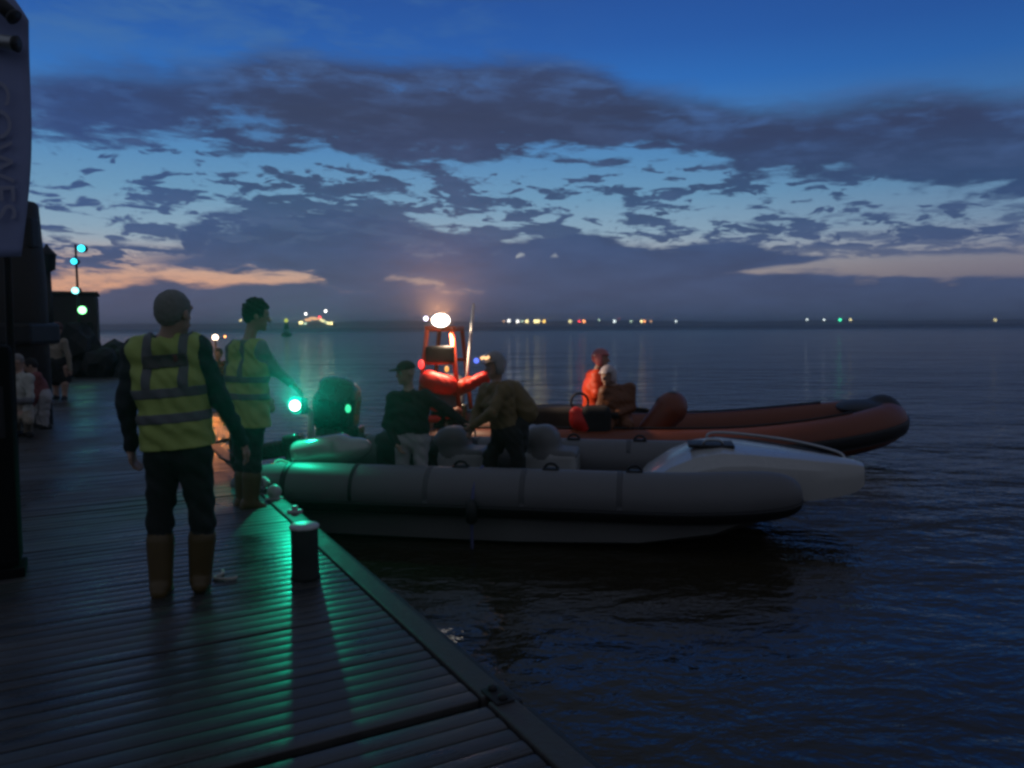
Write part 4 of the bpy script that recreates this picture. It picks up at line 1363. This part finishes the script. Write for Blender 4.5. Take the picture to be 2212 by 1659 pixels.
def person(label, group, root, J, face, top, legs, shoes, skin=None, hair=None, h=.010, fat=1.0, hs=1.0, boots=True, hem=None, collar=None, extra=None, wr=.0055, gloves=None, palms=(None, None), curl=.6, neckw=.056):
    """J: joints in world space. Body is one continuous surface; hair, hats and vests are children."""
    skin = skin or M_skin
    ro = np.array(root, float)
    J = {k: np.array(v, float) - ro for k, v in J.items()}
    o = empty('person', ro, 0, label, 'person', group)
    s = SDF(h)
    mats = [skin, top, legs, shoes, gloves or skin, M_eye, collar or top]
    shl, shr, hl_, hr_ = J['shl'], J['shr'], J['hil'], J['hir']
    nb_ = (shl + shr) / 2
    pe = (hl_ + hr_) / 2
    up = unit(nb_ - pe)
    rt = unit(shr - shl)
    fr = np.cross(up, rt)
    ch = pe + (nb_ - pe) * .68
    wa_ = pe + (nb_ - pe) * .32
    f = fat
    s.cone(wa_ - rt * .060 * f, ch - rt * .085 * f, .112 * f, .115 * f, 1, .05)
    s.cone(wa_ + rt * .060 * f, ch + rt * .085 * f, .112 * f, .115 * f, 1, .05)
    s.cone(wa_ + fr * .01, ch + fr * .015, .12 * f, .125 * f, 1, .05)
    s.cone(pe - rt * .07 * f + up * .03, pe + rt * .07 * f + up * .03, .118 * f, .118 * f, 2, .04)
    s.cone(ch - rt * .10 * f, shl + up * -.02, .10 * f, .072 * f, 1, .05)
    s.cone(ch + rt * .10 * f, shr + up * -.02, .10 * f, .072 * f, 1, .05)
    s.cone(shl + (nb_ - shl) * .3 - up * .02, nb_ + up * .02, .066 * f, .062, 1, .05)
    s.cone(shr + (nb_ - shr) * .3 - up * .02, nb_ + up * .02, .066 * f, .062, 1, .05)
    if hem:                                       # longer jacket skirts
        for sg in (-1, 1):
            s.cone(wa_ + rt * sg * .055 * f, pe + rt * sg * .075 * f - up * (hem - .1), .118 * f, .125 * f, 1, .05)
    for sd, sh_, e, w in (('l', shl, J['ell'], J['wrl']), ('r', shr, J['elr'], J['wrr'])):
        s.cone(sh_, e, .070 * f, .053 * f, 1, .04).cone(e, w, .054 * f, .040 * f, 1, .03)
        dd = unit(w - e)
        s.cone(w - dd * .01, w + dd * .018, .030, .027, 4, .015)
        i = 0 if sd == 'l' else 1
        pl_ = palms[i] if palms[i] is not None else (rt if sd == 'l' else -rt)
        add_hand(s, w + dd * .012, dd, pl_, 4, curl, 1 if sd == 'l' else -1)
    for hp, kn, an, to_ in ((hl_, J['knl'], J['anl'], J['tol']), (hr_, J['knr'], J['anr'], J['tor'])):
        s.cone(hp - up * .01, kn, .100 * f, .071 * f, 2, .05).cone(kn, an, .070 * f, .054 * f, 2, .04)
        if boots:
            m_ = kn + (an - kn) * .30
            s.cone(m_, an, .080 * f, .066, 3, .02)
        td_ = unit(to_ - an)
        foot = np.array((td_[0], td_[1], 0.0)); foot = unit(foot)
        s.cone(an + (0, 0, -.02) - foot * .035, an + (0, 0, -.035) - foot * .045, .058, .052, 3, .02)
        s.cone(an + (0, 0, -.02) + foot * .02, to_ + (0, 0, .015), .056, .042, 3, .03)
    M = head_frame(face)
    hd = J['head']
    r_, f_, u_ = M[:, 0], M[:, 1], M[:, 2]
    q = hs
    s.cone(nb_ + up * .0, hd - u_ * .06 * q - f_ * .015, neckw, neckw * .95, 0, .03)
    s.cone(nb_ - rt * .035 + up * .012, nb_ + rt * .035 + up * .012, .066, .066, 6, .02)
    s.ell(hd + u_ * .02 * q, np.array((.076, .097, .098)) * q, M, 0, .03)
    s.ell(hd - u_ * .055 * q + f_ * .024 * q, np.array((.058, .070, .062)) * q, M, 0, .03)
    s.cone(hd + f_ * .094 * q + u_ * .012 * q, hd + f_ * .112 * q - u_ * .022 * q, .010 * q, .016 * q, 0, .012)
    s.cone(hd - r_ * .028 * q + f_ * .086 * q - u_ * .062 * q, hd + r_ * .028 * q + f_ * .086 * q - u_ * .062 * q, .010 * q, .010 * q, 0, .012)
    s.ell(hd + f_ * .078 * q - u_ * .098 * q, np.array((.022, .020, .018)) * q, M, 0, .02)
    s.cone(hd - r_ * .042 * q + f_ * .082 * q + u_ * .036 * q, hd + r_ * .042 * q + f_ * .082 * q + u_ * .036 * q, .014 * q, .014 * q, 0, .015)
    for sg in (-1, 1):
        s.ell(hd + r_ * sg * .080 * q - f_ * .005 * q - u_ * .008 * q, np.array((.011, .022, .034)) * q, M, 0, .008)
        s.ell(hd + r_ * sg * .031 * q + f_ * .083 * q + u_ * .012 * q, np.array((.014, .010, .010)) * q, M, 5, .004)
    s.mesh('body', mats, o, wr)
    # hair
    if hair:
        hm, style = hair
        g = SDF(h * .8)
        g.ell(hd + u_ * .035 * q - f_ * .012 * q, np.array((.088, .102, .096)) * q, M, 0, .03)
        g.ell(hd - f_ * .052 * q - u_ * .012 * q, np.array((.068, .052, .062)) * q, M, 0, .03)
        if style == 'curly':
            rg = np.random.default_rng(3)
            for _ in range(70):
                v = unit(rg.normal(size=3))
                if v[1] > .35 and v[2] < .35: continue
                if v[2] < -.35: continue
                c = hd + u_ * .045 * q - f_ * .01 * q + M @ (v * (.082, .094, .092)) * q
                g.ell(c, (.024, .024, .022), None, 0, .012)
        g.cut(lambda P: np.maximum(-((P - hd) @ f_ - .052 * q), ((P - hd) @ u_ - .062 * q)))
        g.mesh('hair', [hm], o, .0045 if style == 'curly' else .0016, (0,), wf=2.6)
    ctx = dict(o=o, J=J, M=M, hd=hd, up=up, rt=rt, fr=fr, pe=pe, nb=nb_, ch=ch, wa=wa_, h=h, f=f, q=q)
    if extra:
        for e_ in extra: e_(ctx)
    return o


def vest(c, hem=.10, panel=False):
    """sleeveless hi-vis waistcoat: a skin over the torso with tape bands"""
    f, pe, nb_, ch, wa_, up, rt, fr, J = (c[k] for k in ('f', 'pe', 'nb', 'ch', 'wa', 'up', 'rt', 'fr', 'J'))
    T0 = np.linalg.norm(nb_ - pe)

    def base():
        s = SDF(c['h'] * .85)
        lo = pe - up * hem
        for sg in (-1, 1):
            s.cone(lo + rt * sg * max(.078 * f, np.linalg.norm(J['hir'] - J['hil']) * .46), wa_ + rt * sg * .070 * f, .134 * f, .122 * f, 0, .06)
            s.cone(wa_ + rt * sg * .072 * f, ch + rt * sg * .092 * f, .122 * f, .122 * f, 0, .06)
            shx = J['shr'] if sg > 0 else J['shl']
            s.cone(ch + rt * sg * .10 * f, shx + (nb_ - shx) * .08 - up * .014, .106 * f, .084 * f, 0, .05)
            s.cone(shx + (nb_ - shx) * .25 - up * .010, nb_ + up * .010, .086 * f, .088, 0, .05)
        s.cone(lo, ch + fr * .01, .148 * f, .134 * f, 0, .06)
        s.cut(lambda P: (P - lo) @ up)                                     # hem
        for sg, e in ((-1, 'l'), (1, 'r')):
            a = J['sh' + e] - up * .045 + rt * sg * .075
            b = a + rt * sg * .16 + up * .02
            s.cut(lambda P, a=a, b=b: SDF._cone(P, a, b, .086 * f, .12 * f))
        s.cut(lambda P: SDF._cone(P, nb_ + up * .075, nb_ + up * .2 + fr * .03, .080, .10))
        return s
    v = base().mesh('hi_vis_vest', [M_vest], c['o'], .006, (0,))
    tt = lambda P: (P - pe) @ up
    rr = lambda P: (P - pe) @ rt
    for t0 in (T0 * .37, T0 * .60):
        s = base().keep(lambda P, t0=t0: np.abs(tt(P) - t0) - .030)
        s.mesh('reflective_band', [M_strip], v, .006, (0,), inflate=.005)
    for sg in (-1, 1):
        s = base().keep(lambda P, sg=sg: np.abs(rr(P) - sg * .105 * f) - .030).keep(lambda P: T0 * .60 + .024 - tt(P))
        s.mesh('reflective_brace', [M_strip], v, .006, (0,), inflate=.005)
    if panel:
        s = base().keep(lambda P: np.maximum(np.abs(rr(P)) - .128 * f, np.abs(tt(P) - T0 * .885) - .040)).keep(lambda P: (P - pe) @ fr)
        s.mesh('back_panel', [M_panel], v, .006, (0,), inflate=.009)
        s = base().keep(lambda P: np.maximum(np.abs(rr(P) - .062) - .014, np.abs(tt(P) - T0 * .90) - .022)).keep(lambda P: (P - pe) @ fr)
        s.mesh('panel_print', [M_panelred], v, .006, (0,), inflate=.0115)


def helmet(m, lamp=False):
    def f(c):
        hd, M, q = c['hd'], c['M'], c['q']
        r_, f_, u_ = M[:, 0], M[:, 1], M[:, 2]
        g = SDF(c['h'] * .9)
        g.ell(hd + u_ * .035 * q - f_ * .008, np.array((.108, .125, .118)) * q, M, 0, .03)
        for sg in (-1, 1): g.ell(hd + r_ * sg * .088 * q - u_ * .035 * q - f_ * .01, np.array((.028, .055, .06)) * q, M, 0, .03)
        g.cone(hd - r_ * .07 + f_ * .11 * q + u_ * .062, hd + r_ * .07 + f_ * .11 * q + u_ * .062, .016, .016, 0, .02)
        g.cut(lambda P: np.maximum(-((P - hd) @ f_ - .03 * q), (P - hd) @ u_ - .055 * q))
        g.cut(lambda P: (P - hd) @ u_ + .085 * q)
        g.mesh('helmet', [m], c['o'])
        MB().sweep([hd + r_ * sg * .075 * q - u_ * .05 + f_ * .02 for sg in (-1,)] + [hd - u_ * .135 * q + f_ * .06] + [hd + r_ * .075 * q - u_ * .05 + f_ * .02], .008, 8).build('chin_strap', M_black, c['o'])
    return f


def cap(m):
    def f(c):
        hd, M, q = c['hd'], c['M'], c['q']
        r_, f_, u_ = M[:, 0], M[:, 1], M[:, 2]
        g = SDF(c['h'] * .9)
        g.ell(hd + u_ * .035 * q - f_ * .004, np.array((.090, .108, .092)) * q, M, 0, .03)
        g.cut(lambda P: (P - hd) @ u_ - .040 * q)
        g.ell(hd + f_ * .12 * q + u_ * .045 * q, np.array((.070, .085, .012)) * q, M, 0, .01)
        g.mesh('cap', [m], c['o'])
    return f


def jacket_bulk(m, P0, P1, r0, r1, name):
    def f(c):
        o = np.array(c['o'].location)
        SDF(c['h']).cone(np.array(P0) - o, np.array(P1) - o, r0, r1, 0, .05).mesh(name, [m], c['o'], .006, (0,))
    return f


# 1 the near man in a hi-vis waistcoat, back to the camera
d = 4.82
root = ground(392, 1283)
d = root[1]
A = lambda x, y, dy=0.0: at(x, y, d + dy)
person('man in hi-vis vest with dark back panel standing nearest the camera', 'people on the pontoon', root,
       dict(head=A(376, 677), shl=A(293, 755), shr=A(427, 750), ell=A(272, 872, -.02), wrl=A(283, 962, .04), elr=A(477, 862, .06), wrr=A(522, 952, .20),
            hil=A(353, 985), hir=A(419, 985), knl=A(346, 1128, .03), knr=A(438, 1125, .05), anl=A(348, 1262, .0), anr=A(433, 1247, .08), tol=A(366, 1284, .17), tor=A(442, 1262, .26)),
       (.28, .95, -.03), M_navy, M_blk, M_welly, hair=(M_grhair, 'short'), h=.0085, fat=1.03, hs=1.10, collar=M_navy, neckw=.062,
       extra=[lambda c: vest(c, -.055, True)], palms=(None, np.array((-.6, -.3, .2))))

# 2 the man with dark curly hair bending toward the green lamp
root = ground(537, 1093)
d = root[1]
person('dark curly haired man in hi-vis vest reaching toward the green lamp', 'people on the pontoon', root,
       dict(head=A(553, 682, .05), shl=A(507, 757, .10), shr=A(560, 752, -.08), ell=A(552, 815, .26), wrl=A(574, 856, .30), elr=A(592, 797, .02), wrr=A(626, 826, .10),
            hil=A(522, 912, .08), hir=A(546, 914, -.08), knl=A(527, 1005, .09), knr=A(545, 1008, -.06), anl=A(526, 1082, .08), anr=A(541, 1084, -.07), tol=A(548, 1096, .14), tor=A(566, 1098, -.03)),
       (.86, .42, -.16), M_shirt, M_coat, M_welly, hair=(M_dkhair, 'curly'), h=.0095, fat=1.06, hs=1.10, collar=M_shirt, neckw=.054,
       extra=[lambda c: vest(c, .03)], palms=(np.array((.3, .3, -1.0)), np.array((0, -.3, -1.0))), curl=.3)

# 3 figure sitting in the launch beyond the pontoon
d = 24.0
root = np.array([*(at(472, 830, d)[:2]), WATER + .12])
person('dark clothed person sitting in the dark launch under its bright lamp', 'people in the boats', root,
       dict(head=A(472, 765), shl=A(486, 785), shr=A(457, 785), ell=A(493, 808), wrl=A(484, 820, -.25), elr=A(451, 808), wrr=A(460, 820, -.25),
            hil=A(479, 822), hir=A(466, 822), knl=A(482, 822, -.42), knr=A(464, 822, -.42), anl=A(482, 842, -.42), anr=A(464, 842, -.42), tol=A(482, 846, -.6), tor=A(464, 846, -.6)),
       (-.1, -1, -.1), M_blk, M_blk, M_blk, hair=(M_dkhair, 'short'), h=.02, fat=1.25, hs=1.45, boots=False)

# 4 man in the grey boat with a cap
d = 8.75
root = np.array([*(at(895, 1005, d)[:2]), WATER + .20])
person('man in dark jacket, cap and pale trousers standing in the grey boat', 'people in the boats', root,
       dict(head=A(877, 805), shl=A(850, 858, .02), shr=A(918, 855, -.02), ell=A(836, 915, .0), wrl=A(856, 958, -.10), elr=A(968, 888, -.05), wrr=A(1008, 917, -.10),
            hil=A(872, 952, .02), hir=A(908, 952, -.02), knl=A(870, 1010, .0), knr=A(909, 1012, -.05), anl=A(872, 1045, .05), anr=A(908, 1045, .0), tol=A(868, 1055, -.1), tor=A(912, 1056, -.14)),
       (-.72, -.62, -.10), M_blk, M_trous, M_blk, h=.012, fat=1.03, hs=1.08, boots=False, hem=-.06, extra=[cap(M_blk)], wr=.006)

# 5 crew member in the grey boat bending to the left
d = 8.6
root = np.array([*(at(1090, 1020, d)[:2]), WATER + .20])


def headlamp(c):
    o = np.array(c['o'].location)
    P = spline([A(1038, 775, -.16) - o, A(1045, 772, -.16) - o, A(1050, 774, -.16) - o, A(1057, 770, -.16) - o], 4)
    b = MB().sweep(P, .016, 8).build('headlamp', glow('headlamp_amber', (1.0, .55, .25), 1.6), c['o'])
    MB().ball(A(1029, 779, -.16) - o, .030, 12).build('blue_lamp', glow('blue_strobe', (.12, .2, 1.0), 1.4), b)
    MB().sweep([P[-1], c['hd']], .015, 8).sweep([P[0], A(1029, 779, -.14) - o], .012, 8).build('lamp_bracket', M_black, b)


person('crew member in olive jacket and helmet with headlamp leaning over in the grey boat', 'people in the boats', root,
       dict(head=A(1069, 790, -.02), shl=A(1050, 842, .16), shr=A(1092, 838, -.16), ell=A(1030, 892, .18), wrl=A(1018, 925, .05), elr=A(1062, 892, -.26), wrr=A(1024, 918, -.16),
            hil=A(1085, 940, .08), hir=A(1108, 942, -.10), knl=A(1060, 985, .10), knr=A(1118, 988, -.10), anl=A(1056, 1040, .12), anr=A(1122, 1042, -.08), tol=A(1038, 1050, .10), tor=A(1106, 1054, -.14)),
       (-.85, -.4, -.25), M_olive, M_blk, M_blk, h=.012, fat=1.10, hs=1.08, extra=[helmet(M_grhelm), headlamp,
       jacket_bulk(M_olive, A(1105, 850, .02), A(1138, 888, .02), .15, .13, 'buoyancy_pack'), jacket_bulk(M_blk, A(1110, 925, 0), A(1116, 960, 0), .17, .13, 'over_trousers')], wr=.006)

# 6, 7 lifeboat crew
d = 12.6
root = np.array([*(at(1292, 930, d)[:2]), WATER + .33])
person('lifeboat crew member in orange drysuit and helmet sitting upright', 'people in the boats', root,
       dict(head=A(1298, 776), shl=A(1279, 812, .18), shr=A(1290, 812, -.18), ell=A(1290, 852, .25), wrl=A(1318, 868, .2), elr=A(1290, 852, -.28), wrr=A(1320, 864, -.25),
            hil=A(1280, 890, .11), hir=A(1284, 890, -.11), knl=A(1322, 896, .16), knr=A(1324, 898, -.18), anl=A(1312, 942, .16), anr=A(1314, 944, -.18), tol=A(1328, 948, .16), tor=A(1330, 950, -.18)),
       (.95, -.2, -.05), M_orsuit, M_orsuit, M_blk, h=.015, fat=1.42, hs=1.18, extra=[helmet(M_redlit_helm)], wr=.005, boots=False, gloves=M_black)
d = 12.15
root = np.array([*(at(1335, 930, d)[:2]), WATER + .33])
person('lifeboat crew member in dull orange suit and white helmet, facing the camera', 'people in the boats', root,
       dict(head=A(1314, 812), shl=A(1360, 838, .05), shr=A(1306, 846, -.05), ell=A(1364, 880, -.02), wrl=A(1336, 893, -.2), elr=A(1296, 880, -.05), wrr=A(1318, 893, -.2),
            hil=A(1348, 912, .05), hir=A(1318, 912, -.03), knl=A(1356, 918, -.34), knr=A(1312, 920, -.36), anl=A(1358, 955, -.34), anr=A(1310, 958, -.36), tol=A(1362, 962, -.5), tor=A(1306, 964, -.52)),
       (-.75, -.65, -.15), M_oldark, M_oldark, M_blk, h=.015, fat=1.28, hs=1.15, extra=[helmet(M_helm)], wr=.005, boots=False, gloves=M_black)

# 8-10 people further along the pontoon at the left
root = ground(126, 862); d = root[1]
person('person in beige jacket and dark shorts leaning over beside the pier wall', 'people on the pontoon', root,
       dict(head=A(124, 708), shl=A(98, 742, .1), shr=A(138, 738, -.1), ell=A(88, 772, .1), wrl=A(104, 795, -.05), elr=A(148, 770, -.1), wrr=A(152, 798, -.1),
            hil=A(116, 792, .05), hir=A(140, 792, -.05), knl=A(120, 828, .05), knr=A(140, 830, -.05), anl=A(122, 856, .05), anr=A(140, 858, -.05), tol=A(116, 863, -.1), tor=A(136, 864, -.2)),
       (-.6, -.5, -.3), M_beige, M_skin, M_blk, hair=(mat('auburn_hair', (.12, .04, .03), .6, .3, 50, .6), 'short'), h=.017, fat=1.05, hs=1.05, boots=False, extra=[jacket_bulk(M_blk, A(122, 786), A(121, 818), .19, .16, 'shorts'), jacket_bulk(M_blk, A(134, 786), A(138, 818), .19, .16, 'shorts')])
root = ground(52, 940); d = root[1]
person('person in cream top crouching beside a maroon jacket at far left', 'people on the pontoon', root,
       dict(head=A(38, 782), shl=A(28, 818, .12), shr=A(62, 815, -.10), ell=A(22, 862, .1), wrl=A(38, 885, -.1), elr=A(66, 858, -.15), wrr=A(55, 885, -.2),
            hil=A(36, 885, .08), hir=A(60, 885, -.06), knl=A(36, 905, -.25), knr=A(62, 908, -.3), anl=A(40, 932, .0), anr=A(60, 935, -.05), tol=A(36, 940, -.2), tor=A(66, 942, -.25)),
       (.2, -.9, -.4), M_cream, M_beige, M_blk, hair=(M_grhair, 'short'), h=.014, fat=.95, hs=1.0, boots=False, extra=[jacket_bulk(M_strip, A(28, 868, -.22), A(66, 866, -.24), .05, .05, 'reflective_band')])
root = ground(88, 925); d = root[1]
person('person in maroon jacket bending behind the crouching one in cream', 'people on the pontoon', root,
       dict(head=A(66, 790), shl=A(66, 822, .15), shr=A(80, 812, -.12), ell=A(64, 858, .15), wrl=A(58, 885, .1), elr=A(78, 856, -.15), wrr=A(68, 884, -.1),
            hil=A(90, 858, .10), hir=A(98, 858, -.08), knl=A(86, 892, .1), knr=A(96, 895, -.08), anl=A(88, 918, .1), anr=A(98, 920, -.08), tol=A(80, 925, .05), tor=A(90, 927, -.12)),
       (-.8, -.4, -.4), M_maroon, M_trous, M_blk, hair=(M_dkhair, 'short'), h=.015, fat=.95, hs=1.0, boots=False)

# ------------------------------------------------------------------ damp evening air
hm_ = bpy.data.materials.new('haze')
hm_.use_nodes = True
ht_ = hm_.node_tree
ht_.nodes.clear()
ho = ht_.nodes.new('ShaderNodeOutputMaterial')
hv = ht_.nodes.new('ShaderNodeVolumePrincipled')
hv.inputs['Color'].default_value = (.82, .85, .90, 1)
hv.inputs['Density'].default_value = 0.0008
hv.inputs['Anisotropy'].default_value = 0.88
ht_.links.new(hv.outputs[0], ho.inputs['Volume'])
hz_ = MB().box((0, 4500, 8), (18100, 15100, 22)).build('haze', hm_, None, False)
hz_['kind'] = 'stuff'
